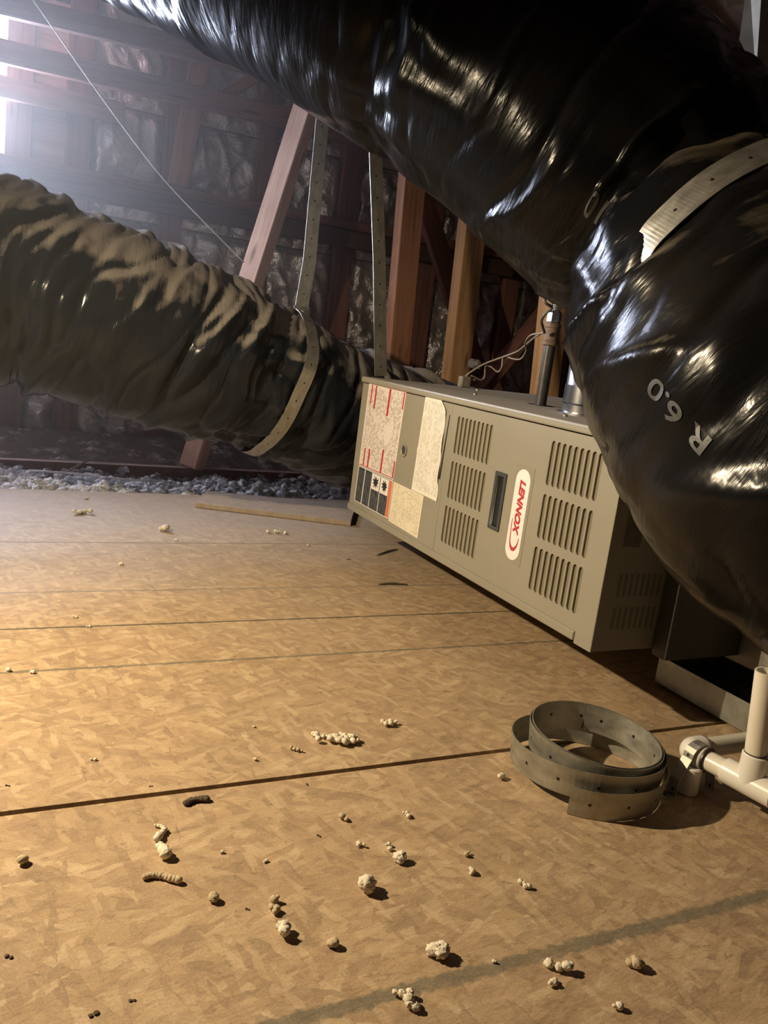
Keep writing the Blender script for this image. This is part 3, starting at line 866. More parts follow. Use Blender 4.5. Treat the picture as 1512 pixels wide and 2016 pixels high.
# strap 3: round the pinch of the overhead duct, going up out of the picture
t_a, th_a = ductA.find(1238, 532); t_b, th_b = ductA.find(1500, 312)
dth = (th_b - th_a + pi) % (2 * pi) - pi
pts = []; wd = []
for i in range(-8, 58):
    f = i / 40.0
    t = t_a + (t_b - t_a) * f; th = th_a + dth * f
    pts.append(ductA.P(t, th, 0.002 - 0.022 * (max(0.0, 0.30 - f) / 0.30) ** 2, band_h(ductA, t, th))); wd.append(ductA.fr(t)[1])
e3 = pts[-1]
pts += [e3 + Vector((0.05, -0.02, 0.12)), e3 + Vector((0.10, -0.04, 0.6))]; wd += [wd[-1], wd[-1]]
st3 = ribbon('hanger_strap', pts, None, 0.046, 0.0015, 'strap_steel', wdirs=wd)
tag(st3, 'perforated steel strap cinched around the huge overhead duct', 'strap')

# ================================================================== FURNACE
FX, FY0, FY1, FZ0, FZ1, FXB = 0.96, 1.038, 2.112, 0.130, 0.502, 1.62
fur = empty('furnace', ((FX + FXB) / 2, (FY0 + FY1) / 2, FZ0))
tag(fur, 'taupe gas furnace lying on its side with louvred doors and a red badge', 'furnace')
FDX = FX + 0.012                                       # plane behind the doors
cab = box('cabinet', (FDX + 0.012, FY0 + 0.004, FZ0 + 0.006), (FXB, FY1 - 0.003, FZ1 - 0.012), 'furnace_paint', fur, 0.002)
top = box('top_panel', (FX - 0.006, FY0 - 0.002, FZ1 - 0.012), (FXB + 0.004, FY1 + 0.004, FZ1 + 0.004), 'furnace_top', fur, 0.004)
box('bottom_rail', (FX - 0.004, FY0 + 0.045, FZ0 - 0.002), (FX + 0.05, FY1 + 0.004, FZ0 + 0.016), 'furnace_paint', fur, 0.003)
def front(px, py):
    p = U(px, py, 0, FX); return (p.y, p.z)
def rrect(y0, y1, z0, z1, r, n=5):
    out = []
    for cy, cz, a0 in ((y1 - r, z1 - r, 0), (y0 + r, z1 - r, pi / 2), (y0 + r, z0 + r, pi), (y1 - r, z0 + r, 3 * pi / 2)):
        for k in range(n + 1):
            a = a0 + pi / 2 * k / n
            out.append((cy + r * cos(a), cz + r * sin(a)))
    return out
def on_front(me, x):
    """plate meshes are drawn in (y, z); stand them up facing -x with their outer face at x"""
    zs = max(v.co.z for v in me.vertices)
    for v in me.vertices: v.co = Vector((x + (zs - v.co.z), v.co.x, v.co.y))
    me.flip_normals() if False else None
    bm = bmesh.new(); bm.from_mesh(me)
    bmesh.ops.remove_doubles(bm, verts=bm.verts, dist=1e-6)
    bmesh.ops.recalc_face_normals(bm, faces=bm.faces)
    bm.to_mesh(me); bm.free()
    return me
YS = 1.611                                             # seam between the two doors
K = 400 / 1512.0
def c2(x, y): return front(860 + x * K, 780 + y * K)
groups = [((172, 150), (418, 210), (135, 430), (372, 510)), ((120, 480), (355, 570), (85, 765), (312, 862)), ((65, 815), (298, 910), (30, 1085), (258, 1205)),
          ((882, 335), (1235, 430), (825, 665), (1170, 785)), ((805, 730), (1155, 850), (755, 1055), (1090, 1200)), ((738, 1115), (1070, 1270), (685, 1435), (1005, 1610))]
G = [[c2(*p) for p in g] for g in groups]
colY = []
for gs in (G[0:3], G[3:6]):
    ya = sum(g[0][0] + g[2][0] for g in gs) / 6; yb = sum(g[1][0] + g[3][0] for g in gs) / 6
    colY.append((ya, yb))
rowZ = []
for k in range(3):
    zt_ = sum(G[i][j][1] for i in (k, k + 3) for j in (0, 1)) / 4; zb_ = sum(G[i][j][1] for i in (k, k + 3) for j in (2, 3)) / 4
    rowZ.append((zb_, zt_))
slots = []
for ya, yb in colY:
    for zb_, zt_ in rowZ:
        for k in range(9):
            y = ya + (yb - ya) * k / 8
            slots.append(rrect(y - 0.0062, y + 0.0062, zb_, zt_, 0.0060, 4))
hp = [c2(447, 557), c2(532, 578), c2(460, 1008), c2(382, 978)]
hy0, hy1 = (hp[1][0] + hp[2][0]) / 2, (hp[0][0] + hp[3][0]) / 2
hz1, hz0 = (hp[0][1] + hp[1][1]) / 2, (hp[2][1] + hp[3][1]) / 2
hole = [(hy0 + .008, hz0 + .008), (hy1 - .008, hz0 + .008), (hy1 - .008, hz1 - .008), (hy0 + .008, hz1 - .008)]
DZ0, DZ1 = FZ0 + 0.014, FZ1 - 0.0145
# the near door reaches a little lower than the rail at its near corner
out = [(FY0, FZ0 - 0.006), (FY0 + 0.045, FZ0 - 0.006), (FY0 + 0.045, DZ0), (YS - 0.0008, DZ0), (YS - 0.0008, DZ1), (FY0, DZ1)]
me = on_front(plate_mesh('burner_door', out, slots + [hole], 0.0042), FX)
door1 = link('burner_door', me, 'furnace_paint', fur)
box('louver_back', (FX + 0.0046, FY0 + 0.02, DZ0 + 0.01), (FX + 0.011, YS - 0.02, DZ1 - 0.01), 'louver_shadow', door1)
box('door_return', (FX + 0.0005, FY0 - 0.001, FZ0 - 0.005), (FX + 0.16, FY0 + 0.003, DZ1), 'furnace_paint', door1)
me = on_front(plate_mesh('blower_door', [(YS + 0.0008, DZ0), (FY1, DZ0), (FY1, DZ1), (YS + 0.0008, DZ1)], [], 0.008), FX)
door2 = link('blower_door', me, 'furnace_paint', fur)
# recessed handle
hm_ = on_front(plate_mesh('handle', rrect(hy0, hy1, hz0, hz1, 0.003), [hole], 0.004), FX - 0.003)
hd = link('handle', hm_, 'handle_frame', door1); hd['label'] = 'dark recessed door handle'
V = [(FX, y, z) for y, z in hole] + [(FX + 0.0032, y, z) for y, z in hole]
Fc = [(0, 1, 5, 4), (1, 2, 6, 5), (2, 3, 7, 6), (3, 0, 4, 7), (4, 5, 6, 7)]
link('handle_pocket', mesh('handle_pocket', V, Fc), 'black_plastic', hd)
# badge: clear film, white lozenge, red name and swoosh
fq = [c2(595, 500), c2(740, 540), c2(615, 1265), c2(482, 1215)]
by0, by1 = (fq[1][0] + fq[2][0]) / 2, (fq[0][0] + fq[3][0]) / 2
bz1, bz0 = (fq[0][1] + fq[1][1]) / 2, (fq[2][1] + fq[3][1]) / 2
bad = link('badge', on_front(plate_mesh('badge', rrect(by0, by1, bz0, bz1, 0.002), [], 0.0006), FX - 0.0007), 'clear_film', door1)
p_t, p_b = c2(655, 545), c2(556, 1218)
pl, pr_ = c2(560, 890), c2(667, 910)
cy = (p_t[0] + p_b[0]) / 2; wy = abs(pl[0] - pr_[0]) / 2
link('badge_plate', on_front(plate_mesh('badge_plate', rrect(cy - wy, cy + wy, p_b[1], p_t[1], wy * 0.98, 8), [], 0.0006), FX - 0.0013), 'white_print', bad)
tl, tx = c2(640, 622), c2(588, 1035)
tlen = tl[1] - tx[1]
me = text_mesh('badge_lettering', 'LENNOX', 0.03, 0.0013, 0.28)
xs_ = [v.co.x for v in me.vertices]; ys_ = [v.co.y for v in me.vertices]
w_ = max(xs_) - min(xs_); h_ = max(ys_) - min(ys_)
tcy = (tl[0] + tx[0]) / 2 - wy * 0.08
for v in me.vertices:
    u = (v.co.x - min(xs_)) / w_; t = (v.co.y - min(ys_)) / h_ - 0.5
    v.co = Vector((FX - 0.0021, tcy - t * wy * 0.80, tl[1] - u * tlen))
bm = bmesh.new(); bm.from_mesh(me); bmesh.ops.recalc_face_normals(bm, faces=bm.faces)
for f in bm.faces:
    if f.normal.x > 0: f.normal_flip()
bm.to_mesh(me); bm.free()
link('badge_lettering', me, 'red_print', bad)
# swoosh: an arc under the last letters that hooks round below the X
c_sw = (tcy + wy * 0.05, tx[1] - 0.002)
outer = []; inner = []
for k in range(25):
    a = pi * 0.98 * k / 24                                  # from left side, round below, to the right side
    ry, rz = wy * 0.66, 0.031
    th_ = 0.0014 + 0.0062 * sin(pi * min(1, k / 24)) ** 1.5
    y = c_sw[0] + ry * cos(a); z = c_sw[1] - rz * sin(a)
    if k < 4: z += (4 - k) * 0.008
    outer.append((y, z)); inner.append((y - th_ * cos(a) * 0.8, z + th_ * sin(a)))
link('badge_swoosh', on_front(plate_mesh('badge_swoosh', outer + inner[::-1], [], 0.0004), FX - 0.0021), 'red_print', bad)

# stickers on the blower door
K1 = 220 / 1232.0
def c1(x, y): return front(680 + x * K1, 720 + y * K1)
def sticker(name, quad, mat, parent, off, label=None):
    """quad: TL, TR, BR, BL crop points -> upright rectangle on the door"""
    q = [c1(*p) for p in quad]
    V = [(FX - off, y, z) for y, z in q]
    me = mesh(name, V + [(FX - 0.0002, v[1], v[2]) for v in V], [(0, 3, 2, 1), (0, 1, 5, 4), (1, 2, 6, 5), (2, 3, 7, 6), (3, 0, 4, 7)][:5], [(1, 0), (1, 1), (0, 1), (0, 0)] * 2)
    bm = bmesh.new(); bm.from_mesh(me); bmesh.ops.recalc_face_normals(bm, faces=bm.faces)
    for f in bm.faces:
        if abs(f.normal.x) > 0.9 and f.normal.x > 0: f.normal_flip()
    bm.to_mesh(me); bm.free()
    o = link(name, me, mat, parent)
    if label: o['label'] = label
    return o
def lerp2(q, u, v):
    """point inside a crop quad (TL,TR,BR,BL), u across, v down"""
    a = [q[0][i] + (q[1][i] - q[0][i]) * u for i in (0, 1)]; b = [q[3][i] + (q[2][i] - q[3][i]) * u for i in (0, 1)]
    return (a[0] + (b[0] - a[0]) * v, a[1] + (b[1] - a[1]) * v)
def sub(q, u0, u1, v0, v1): return [lerp2(q, u0, v0), lerp2(q, u1, v0), lerp2(q, u1, v1), lerp2(q, u0, v1)]
wq = [(268, 172), (678, 270), (528, 1258), (150, 1092)]
ws_ = sticker('warning_sticker', wq, 'label_red_white', door2, 0.0006, 'white sticker with fine print and red rules')
for u, v0, v1, w in ((0.10, 0.03, 0.25, 0.012), (0.21, 0.03, 0.30, 0.016), (0.58, 0.03, 0.34, 0.022), (0.965, 0.03, 0.22, 0.014), (0.12, 0.78, 0.985, 0.014), (0.245, 0.77, 0.985, 0.018), (0.62, 0.72, 0.985, 0.020), (0.972, 0.80, 0.985, 0.016)):
    sticker('red_rule', sub(wq, u - w, u + w, v0, v1), 'red_print', ws_, 0.0011)
for v in (0.022, 0.985): sticker('red_rule', sub(wq, 0.02, 0.985, v - 0.004, v + 0.004), 'red_print', ws_, 0.0011)
kq = [(150, 1100), (530, 1272), (472, 1688), (98, 1482)]
ks = sticker('hazard_sticker', kq, 'white_print', door2, 0.0006, 'black hazard sticker with pictograms')
for a, b in ((0.02, 0.19), (0.215, 0.40), (0.42, 0.655), (0.675, 0.90)): sticker('print_column', sub(kq, a, b, 0.02, 0.98), 'label_black', ks, 0.0011)
sticker('orange_column', sub(kq, 0.91, 0.985, 0.02, 0.98), 'orange_print', ks, 0.0011)
for a, b, mirror in ((0.425, 0.645, 0), (0.68, 0.895, 1)):
    sticker('pictogram_panel', sub(kq, a, b, 0.03, 0.45), 'white_print', ks, 0.0015)
    star = []
    for k in range(18):
        r = (0.46 if k % 2 == 0 else 0.24) * (0.85 + 0.3 * random.random())
        star.append((0.5 + r * cos(2 * pi * k / 18) * 0.9, 0.5 + r * sin(2 * pi * k / 18) * 0.9))
    qq = sub(kq, a, b, 0.03, 0.45)
    loop = [c1(*lerp2(qq, u, v)) for u, v in star]
    link('pictogram', on_front(plate_mesh('pictogram', loop, [], 0.0003), FX - 0.0020), 'black_print', ks)
cq = [(538, 1278), (865, 1436), (795, 1904), (476, 1708)]
sticker('notice_sticker', cq, 'label_cream', door2, 0.0006, 'cream sticker with faded fine print')
# curling white wiring sticker: subdivided so its edge lifts
rq = [(890, 325), (1140, 392), (1005, 1495), (730, 1365)]
nu, nv = 8, 26; V = []; uv = []
for j in range(nv + 1):
    for i in range(nu + 1):
        u, v = i / nu, j / nv
        cut = 1.0
        if v < 0.09: cut = 0.72 + 0.28 * v / 0.09
        y, z = c1(*lerp2(rq, u * cut * (1.02 if v > 0.82 else 0.97), v))
        lift = 0.0008 + 0.0025 * max(0, u - 0.72) / 0.28 * (0.5 + 0.5 * sin(v * 19)) + 0.0018 * (exp(-((v - 0.25) / 0.012) ** 2) + exp(-((v - 0.57 + 0.06 * u) / 0.012) ** 2) + exp(-((v - 0.60) / 0.012) ** 2) * 0.6)
        V.append((FX - lift, y, z)); uv.append((v, u))
Fc = [(j * (nu + 1) + i, (j + 1) * (nu + 1) + i, (j + 1) * (nu + 1) + i + 1, j * (nu + 1) + i + 1) for j in range(nv) for i in range(nu)]
o = link('wiring_sticker', mesh('wiring_sticker', V, Fc, uv), 'label_white', door2, smooth=True); o['label'] = 'curling white sticker with creased fine print'
sticker('barcode_edge', [(1150, 540), (1158, 545), (1045, 1252), (1026, 1250)], 'black_print', door2, 0.0004)
# round peep hole
pc = c1(650, 932)
link('sight_port', lathe_mesh('sight_port', [(0.0155, 0.0), (0.0165, 0.003), (0.0135, 0.004), (0.011, 0.0012), (0.0, 0.001)], (FX, pc[0], pc[1]), (-1, 0, 0), 28), 'furnace_paint', door2)
link('sight_glass', lathe_mesh('sight_glass', [(0.0105, 0.0), (0.0105, 0.0020), (0.0, 0.0022)], (FX, pc[0], pc[1]), (-1, 0, 0), 24), 'handle_frame', door2)
# screws along the top flange
for y, x in ((1.30, 1.03), (1.40, 1.12), (1.75, 1.1), (1.98, 1.25), (1.5, 1.3)):
    link('screw', lathe_mesh('screw', [(0.005, 0), (0.005, 0.003), (0.003, 0.005), (0, 0.005)], (x, y, FZ1 + 0.004), (0, 0, 1), 10), 'galvanized', top)
# near end of the cabinet: rating plate, vent slits and a torn foil tape
rp = box('rating_plate', (FX + 0.030, FY0 - 0.003, 0.315), (FX + 0.066, FY0 - 0.0015, 0.455), 'plate_dim', door1); rp['label'] = 'small rating plate on the cabinet end'
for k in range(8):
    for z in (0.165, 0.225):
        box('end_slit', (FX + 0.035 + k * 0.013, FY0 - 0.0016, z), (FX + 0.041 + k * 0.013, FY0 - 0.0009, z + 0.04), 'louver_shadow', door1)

# torn strip of foil tape hanging from the end of the furnace
V = []; Fc = []
for i in range(15):
    f = i / 14
    w = 0.012 * (1 - 0.5 * abs(f - 0.6)) * (0.6 + 0.4 * sin(i * 2.1) ** 2)
    c = Vector((1.062 + 0.012 * sin(f * 5), FY0 - 0.012 - 0.012 * sin(f * 7), 0.435 - 0.095 * f))
    for k, s_ in enumerate((-1, -0.2, 0.3, 1)): V.append(c + Vector((s_ * w, 0.008 * sin(i * 1.7 + k * 2.2), 0)))
for i in range(14):
    for k in range(3): Fc.append((i * 4 + k, i * 4 + k + 1, i * 4 + k + 5, i * 4 + k + 4))
tp = link('foil_tape', mesh('foil_tape', V, Fc), 'bright_tin'); tag(tp, 'torn crinkled strip of shiny foil tape at the dark furnace end', 'tape')
md = tp.modifiers.new('thick', 'SOLIDIFY'); md.thickness = 0.0008

# ================================================================== PIPES ON THE FURNACE
gp = empty('gas_pipe', (1.178, 1.584, FZ1))
tag(gp, 'black iron gas pipe standing on the furnace top', 'pipe')
gx, gy = 1.178, 1.584
zc = 0.648
cyl('pipe', (gx, gy, FZ1 + 0.004), (gx, gy, zc + 0.02), 0.0134, 'black_iron', gp, 20)
cyl('pipe_flange', (gx, gy, FZ1 + 0.003), (gx, gy, FZ1 + 0.0055), 0.03, 'black_plastic', gp, 24)
link('coupling', lathe_mesh('coupling', [(0.0134, 0), (0.0185, 0.002), (0.0185, 0.010), (0.0168, 0.012), (0.0168, 0.040), (0.0185, 0.042), (0.0185, 0.050), (0.012, 0.052)], (gx, gy, zc - 0.005), (0, 0, 1), 22), 'rusty_iron', gp)
link('flare_nut', lathe_mesh('flare_nut', [(0.014, 0), (0.0165, 0.003), (0.0165, 0.022), (0.012, 0.027)], (gx, gy, zc + 0.047), (0, 0, 1), 6), 'bright_tin', gp)
prof = []
for k in range(46):
    prof.append((0.0095 + 0.0018 * (k % 2), k * 0.0024))
link('flexible_connector', lathe_mesh('flexible_connector', prof, (gx, gy, zc + 0.072), (0.02, 0.01, 0.2), 18), 'bright_tin', gp)

fp = empty('flue_pipe', (1.135, 1.362, FZ1)); tag(fp, 'shiny round metal flue collar rising from the furnace top', 'flue')
link('flue_collar', lathe_mesh('flue_collar', [(0.062, 0.0), (0.062, 0.004), (0.052, 0.006), (0.052, 0.02), (0.054, 0.022), (0.052, 0.024), (0.052, 0.06)], (1.14, 1.372, FZ1 + 0.004), (0, 0, 1), 36), 'bright_tin', fp)
link('flue_stack', lathe_mesh('flue_stack', [(0.0525, 0.0), (0.0505, 0.003), (0.0505, 0.135), (0.048, 0.137)], (1.14, 1.372, FZ1 + 0.062), (0, 0, 1), 36), 'bright_tin', fp)

cb = empty('cable_clamp', (1.29, 2.09, FZ1)); tag(cb, 'small dusty cable clamp on the furnace top', 'clamp')
bx = fl(912, 768, FZ1 + 0.004); bx.y = min(bx.y, 2.07); bx = U(912, 768, 1, 2.07)
bx = Vector((bx.x, 2.07, FZ1 + 0.004))
box('clamp_body', (bx.x - 0.016, bx.y - 0.012, bx.z), (bx.x + 0.016, bx.y + 0.012, bx.z + 0.032), 'dusty_bracket', cb, 0.004)
box('clamp_ear', (bx.x + 0.013, bx.y - 0.008, bx.z + 0.022), (bx.x + 0.034, bx.y + 0.008, bx.z + 0.028), 'dusty_bracket', cb, 0.002)
cb.location = bx
for o in cb.children: o.matrix_parent_inverse = Matrix.Translation(-bx)
wi = empty('thermostat_wire', bx); tag(wi, 'loose looped low-voltage wires running from the clamp to the gas pipe', 'wire')
def wpt(px, py, y): return tuple(U(px, py, 1, y))
tube('wire_run', [tuple(bx + Vector((0, 0, 0.03))), wpt(926, 733, 2.06), wpt(955, 716, 2.04), wpt(990, 703, 2.0), wpt(1018, 692, 1.93), wpt(1036, 678, 1.85), wpt(1052, 665, 1.75), wpt(1072, 652, 1.60)], 0.0026, 'wire_tan', wi, 7, 80)
tube('wire_curl', [wpt(1072, 655, 1.60), wpt(1045, 660, 1.70), wpt(1034, 676, 1.8), wpt(1036, 690, 1.88), wpt(1026, 706, 1.93), wpt(1012, 707, 1.96), wpt(992, 702, 2.0), wpt(988, 722, 2.0), wpt(980, 732, 2.02), wpt(966, 722, 2.04), wpt(956, 722, 2.05), wpt(954, 742, 2.06), wpt(946, 748, 2.06), wpt(934, 742, 2.06), wpt(928, 740, 2.06)], 0.0024, 'wire_tan', wi, 7, 140)
tube('wire_loop', [wpt(1072, 655, 1.57), wpt(1066, 632, 1.55), wpt(1074, 618, 1.53), wpt(1086, 606, 1.52), wpt(1074, 596, 1.52), wpt(1075, 584, 1.53), wpt(1092, 572, 1.54), wpt(1110, 560, 1.55)], 0.0034, 'wire_dark', wi, 8, 80)

# ================================================================== COIL CASE, DRAIN PAN (in the dark at lower right)
coil = empty('coil_case', (1.5, 0.75, 0.1)); tag(coil, 'shadowed grey sheet metal coil case at the near end of the furnace', 'coil case')
box('case_body', (1.285, 0.80, 0.10), (1.62, 1.030, 0.50), 'coil_case_metal', coil, 0.003)
box('corner_flange', (1.10, 1.000, 0.115), (1.286, 1.034, 0.50), 'dark_case_metal', coil, 0.002)
box('case_seam', (1.280, 0.93, 0.12), (1.2855, 0.945, 0.49), 'galvanized', coil, 0.001)
for i in range(1):
    V = []; Fc = []
    for j in range(9):
        for i_ in range(14):
            f, g_ = i_ / 13, j / 8
            y = 0.91 - 0.10 * f
            V.append((1.2815 - 0.006 * abs(noise.noise(Vector((f * 9, g_ * 7, 2)))), y, 0.235 - 0.05 * f + 0.045 * (g_ - 0.5)))
    for j in range(8):
        for i_ in range(13):
            k = j * 14 + i_; Fc.append((k, k + 14, k + 15, k + 1))
    link('foil_tape_seal', mesh('foil_tape_seal', V, Fc), 'foil', coil, smooth=True)
pan = empty('drain_pan', (1.5, 0.8, 0.0)); tag(pan, 'shallow galvanized drain pan under the coil case', 'pan')
PX0, PX1, PY0, PY1 = 1.235, 1.75, 0.25, 1.135
box('pan_floor', (PX0, PY0, 0.008), (PX1, PY1, 0.011), 'galvanized', pan)
box('pan_lip', (PX0 - 0.002, PY0, 0.008), (PX0, PY1, 0.062), 'galvanized', pan)
box('pan_lip', (PX0, PY1, 0.008), (PX1, PY1 + 0.002, 0.062), 'galvanized', pan)
box('pan_lip', (PX0, PY0 - 0.002, 0.008), (PX1, PY0, 0.062), 'galvanized', pan)
box('pan_lip', (PX1, PY0, 0.008), (PX1 + 0.002, PY1, 0.062), 'galvanized', pan)
for y in (0.4, 0.9):
    box('pan_support', (1.36, y, 0.011), (1.7, y + 0.06, 0.10), 'dark_wood', pan)
for y in (0.35, 1.0): box('pan_runner', (1.24, y, 0.0), (1.74, y + 0.04, 0.008), 'dark_wood', pan)

# ================================================================== PVC DRAIN
pv = empty('drain_pipe', (1.0, 0.75, 0.0)); tag(pv, 'cream plastic drain pipe with a tee and an open riser', 'pipe')
R0 = 0.0150; RF = 0.0190
ZP = 0.056
E0 = fl(1356, 1477, ZP); TE = fl(1476, 1541, ZP)
run = (TE - E0).normalized()
cyl('pipe', E0 + run * 0.018, TE - run * 0.022, R0, 'pvc', pv, 24)
# elbow: quarter bend from -y to +x
def bend(name, c, d0, d1, r, R, mat, par):
    pts = [c + d0 * (R + 0.016), c + d0 * R]
    for k in range(1, 8):
        a = k / 8 * pi / 2
        pts.append(c + d0 * R * (1 - sin(a)) + d1 * R * (1 - cos(a)))
    pts += [c + d1 * R, c + d1 * (R + 0.016)]
    return tube(name, [tuple(p) for p in pts], r, mat, par, 24, 40)
bend('elbow', E0, run, Vector((1, 0, 0)), RF + 0.0008, 0.014, 'pvc_fitting', pv)
cyl('glue_ring', E0 + run * 0.0305, E0 + run * 0.033, RF + 0.0004, 'purple_primer', pv, 24)
cyl('pipe', E0 + Vector((0.02, 0, 0)), Vector((1.231, E0.y, ZP)), R0, 'pvc', pv, 24)
cyl('tee', TE - run * 0.040, TE + run * 0.040, RF, 'pvc_fitting', pv, 24, bevel=0.002)
cyl('tee_neck', TE, TE + Vector((0, 0, 0.046)), RF, 'pvc_fitting', pv, 24, bevel=0.002)
cyl('glue_ring', TE + Vector((0, 0, 0.0455)), TE + Vector((0, 0, 0.0475)), R0 + 0.0022, 'purple_primer', pv, 24)
cyl('glue_ring', TE + run * 0.0395, TE + run * 0.042, R0 + 0.0022, 'purple_primer', pv, 24)
cyl('pipe', TE + run * 0.03, TE + run * 0.30, R0, 'pvc', pv, 24)
rt = 0.170
cyl('riser', TE + Vector((0, 0, 0.03)), TE + Vector((-0.014, 0.004, rt)), R0, 'pvc', pv, 24, hollow=0.0028)
cyl('pipe_stub', TE + Vector((0.03, -0.045, 0.02)), TE + Vector((0.12, -0.045, 0.02)), 0.017, 'pvc', pv, 24, bevel=0.002)
# short upright foot under the elbow and the bent hanger iron around it
cyl('foot', E0 + Vector((-0.012, -0.022, -ZP)), E0 + Vector((-0.012, -0.022, -0.012)), 0.0155, 'pvc_fitting', pv, 24, bevel=0.002)
hk = empty('pipe_hanger', E0 + Vector((0, -0.02, -ZP))); tag(hk, 'bent perforated metal bracket holding the drain pipe to the floor', 'bracket')
c = E0 + Vector((0, -0.018, 0))
arc = [c + Vector((-0.044, -0.004, -ZP + 0.002)), c + Vector((-0.040, -0.002, -0.03))]
for k in range(9):
    a = pi - pi * k / 8
    arc.append(c + Vector(((RF + 0.0022) * cos(a), 0, (RF + 0.0022) * sin(a))))
arc += [c + Vector((0.030, -0.004, -0.03)), c + Vector((0.032, -0.008, -ZP + 0.002))]
ribbon('bracket_band', arc, (0, 1, 0), 0.018, 0.0014, 'strap_steel', hk, u0=0.02)
ribbon('bracket_foot', [c + Vector((-0.044, -0.004, -ZP + 0.0016)), c + Vector((-0.062, -0.004, -ZP + 0.0016))], (0, 1, 0), 0.018, 0.0014, 'strap_steel', hk)
link('bolt', lathe_mesh('bolt', [(0.005, 0), (0.005, 0.004), (0, 0.0042)], c + Vector((-0.053, -0.004, -ZP + 0.0022)), (0, 0, 1), 6), 'bright_tin', hk)

# ================================================================== COIL OF STEEL STRAP
NT_ = 300
cc = Vector((0.832, 0.868, 0)); pts = []; wd = []
BW = 0.043
aS = atan2(*(lambda p: (p.y - cc.y, p.x - cc.x))(fl(1112, 1612)))
turns = 3.55
for i in range(NT_):
    f = i / (NT_ - 1); k = f * turns
    a = aS + 2 * pi * k                                  # anticlockwise seen from above
    r = 0.117 - 0.004 * min(k, 1) - 0.015 * min(max(k - 0.75, 0), 1) - 0.003 * max(k - 1.75, 0)
    if k < 0.3: r += 0.006 * (1 - k / 0.3)
    lift = 0.020 * min(1, max(0, (k - 0.55) / 0.5)) + 0.009 * min(1, max(0, (k - 1.3) / 0.6)) + 0.001 * min(1, max(0, k - 2))
    cx = cc + Vector((0.010, -0.004, 0)) * min(1, max(0, k - 0.6))
    tilt = 0.007 * min(1, max(0, k - 0.8)) * sin(a - 0.6)
    pts.append(cx + Vector((r * cos(a), r * sin(a), BW / 2 + 0.001 + lift + tilt)))
    wd.append((0.10 * cos(a), 0.10 * sin(a), 1))
co_ = ribbon('strap_coil', pts, None, BW, 0.0012, 'strap_steel', wdirs=wd)
co_.data.materials.clear(); co_.data.materials.append(MATS['strap_steel'])
tag(co_, 'loose coil of perforated galvanized hanger strap lying on the deck', 'strap coil')

# ================================================================== SMALL THINGS
# folded sheet hanging from the roof in the upper right corner
fd = 1.72
fA = [D(1487, 153, fd - 0.03), D(1453, 108, fd), D(1476, -60, fd + 0.02), D(1502, -60, fd - 0.05)]
fB = [D(1487, 153, fd - 0.03), D(1502, -60, fd - 0.05), D(1560, -60, fd + 0.06), D(1545, 105, fd + 0.06)]
sh = link('sheet_flap', mesh('sheet_flap', fA + fB[2:], [(0, 1, 2, 3), (0, 3, 4, 5)]), 'flap_paper')
md = sh.modifiers.new('thick', 'SOLIDIFY'); md.thickness = 0.002
tag(sh, 'folded pale sheet hanging point down in the upper right corner', 'sheet')
sg = link('sheet_edge', mesh('sheet_edge', [D(1431, 16, 1.8), D(1490, 0, 1.78), D(1490, -60, 1.78), D(1436, -60, 1.8)], [(0, 1, 2, 3)]), 'flap_paper')
md = sg.modifiers.new('thick', 'SOLIDIFY'); md.thickness = 0.003
tag(sg, 'corner of a pale metal sheet at the very top right', 'sheet')

# string tied to the leaning strut
sp_ = [tuple(U(60, -8, 1, 3.40)), tuple(U(190, 178, 1, 3.33)), tuple(U(310, 338, 1, 3.27)), tuple(U(400, 435, 1, 3.21)), tuple(U(481, 517, 1, 3.16))]
s0, s1 = Vector(sp_[0]), Vector(sp_[1]); sd_ = (s0 - s1)
k_ = 0.0
while (s0 + sd_ * k_).z < roof_z((s0 + sd_ * k_).x) - 0.01 and (s0 + sd_ * k_).y < WY - 0.01 and k_ < 6: k_ += 0.02
sp_ = [tuple(s0 + sd_ * k_)] + sp_
so = tube('string', sp_, 0.0022, 'twine', None, 6, 60); tag(so, 'pale string stretched from the roof to the leaning strut', 'string')
# thin white cables on the insulation
cw = tube('cable', [tuple(fl(60, 926, 0.02)), tuple(fl(90, 928, 0.03)), tuple(fl(150, 933, 0.03)), tuple(fl(210, 940, 0.028)), tuple(fl(275, 946, 0.026)), tuple(fl(330, 948, 0.0))], 0.0035, 'wire_white', None, 7, 50)
tag(cw, 'thin white cable lying along the insulation strip', 'cable')
cw2 = tube('cable', [tuple(U(130, 930, 1, 3.08)), tuple(U(150, 919, 1, 3.12)), tuple(U(172, 907, 1, 3.17)), tuple(U(190, 903.5, 1, 3.20)), tuple(U(212, 905, 1, 3.22))], 0.004, 'wire_tan', None, 7, 40)
tag(cw2, 'short dusty cable looping over the joist behind the insulation strip', 'cable')

# loose plank of OSB on the deck beside the furnace
A_, B_ = fl(383, 999), fl(690, 1036); Cq, Dq = fl(405, 975), fl(700, 1003)
bm = bmesh.new()
lo = [bm.verts.new((p.x, p.y, 0.0005)) for p in (A_, B_, Dq, Cq)]
hi = [bm.verts.new((p.x, p.y, 0.0165)) for p in (A_, B_, Dq, Cq)]
bm.faces.new(lo[::-1]); bm.faces.new(hi)
for k in range(4): bm.faces.new((lo[k], lo[(k + 1) % 4], hi[(k + 1) % 4], hi[k]))
bmesh.ops.recalc_face_normals(bm, faces=bm.faces)
bmesh.ops.bevel(bm, geom=bm.edges[:], offset=0.0012, segments=1, affect='EDGES')
bd = link('loose_board', bm_mesh('loose_board', bm), 'osb'); tag(bd, 'narrow offcut of board lying on the deck at the furnace far end', 'board')

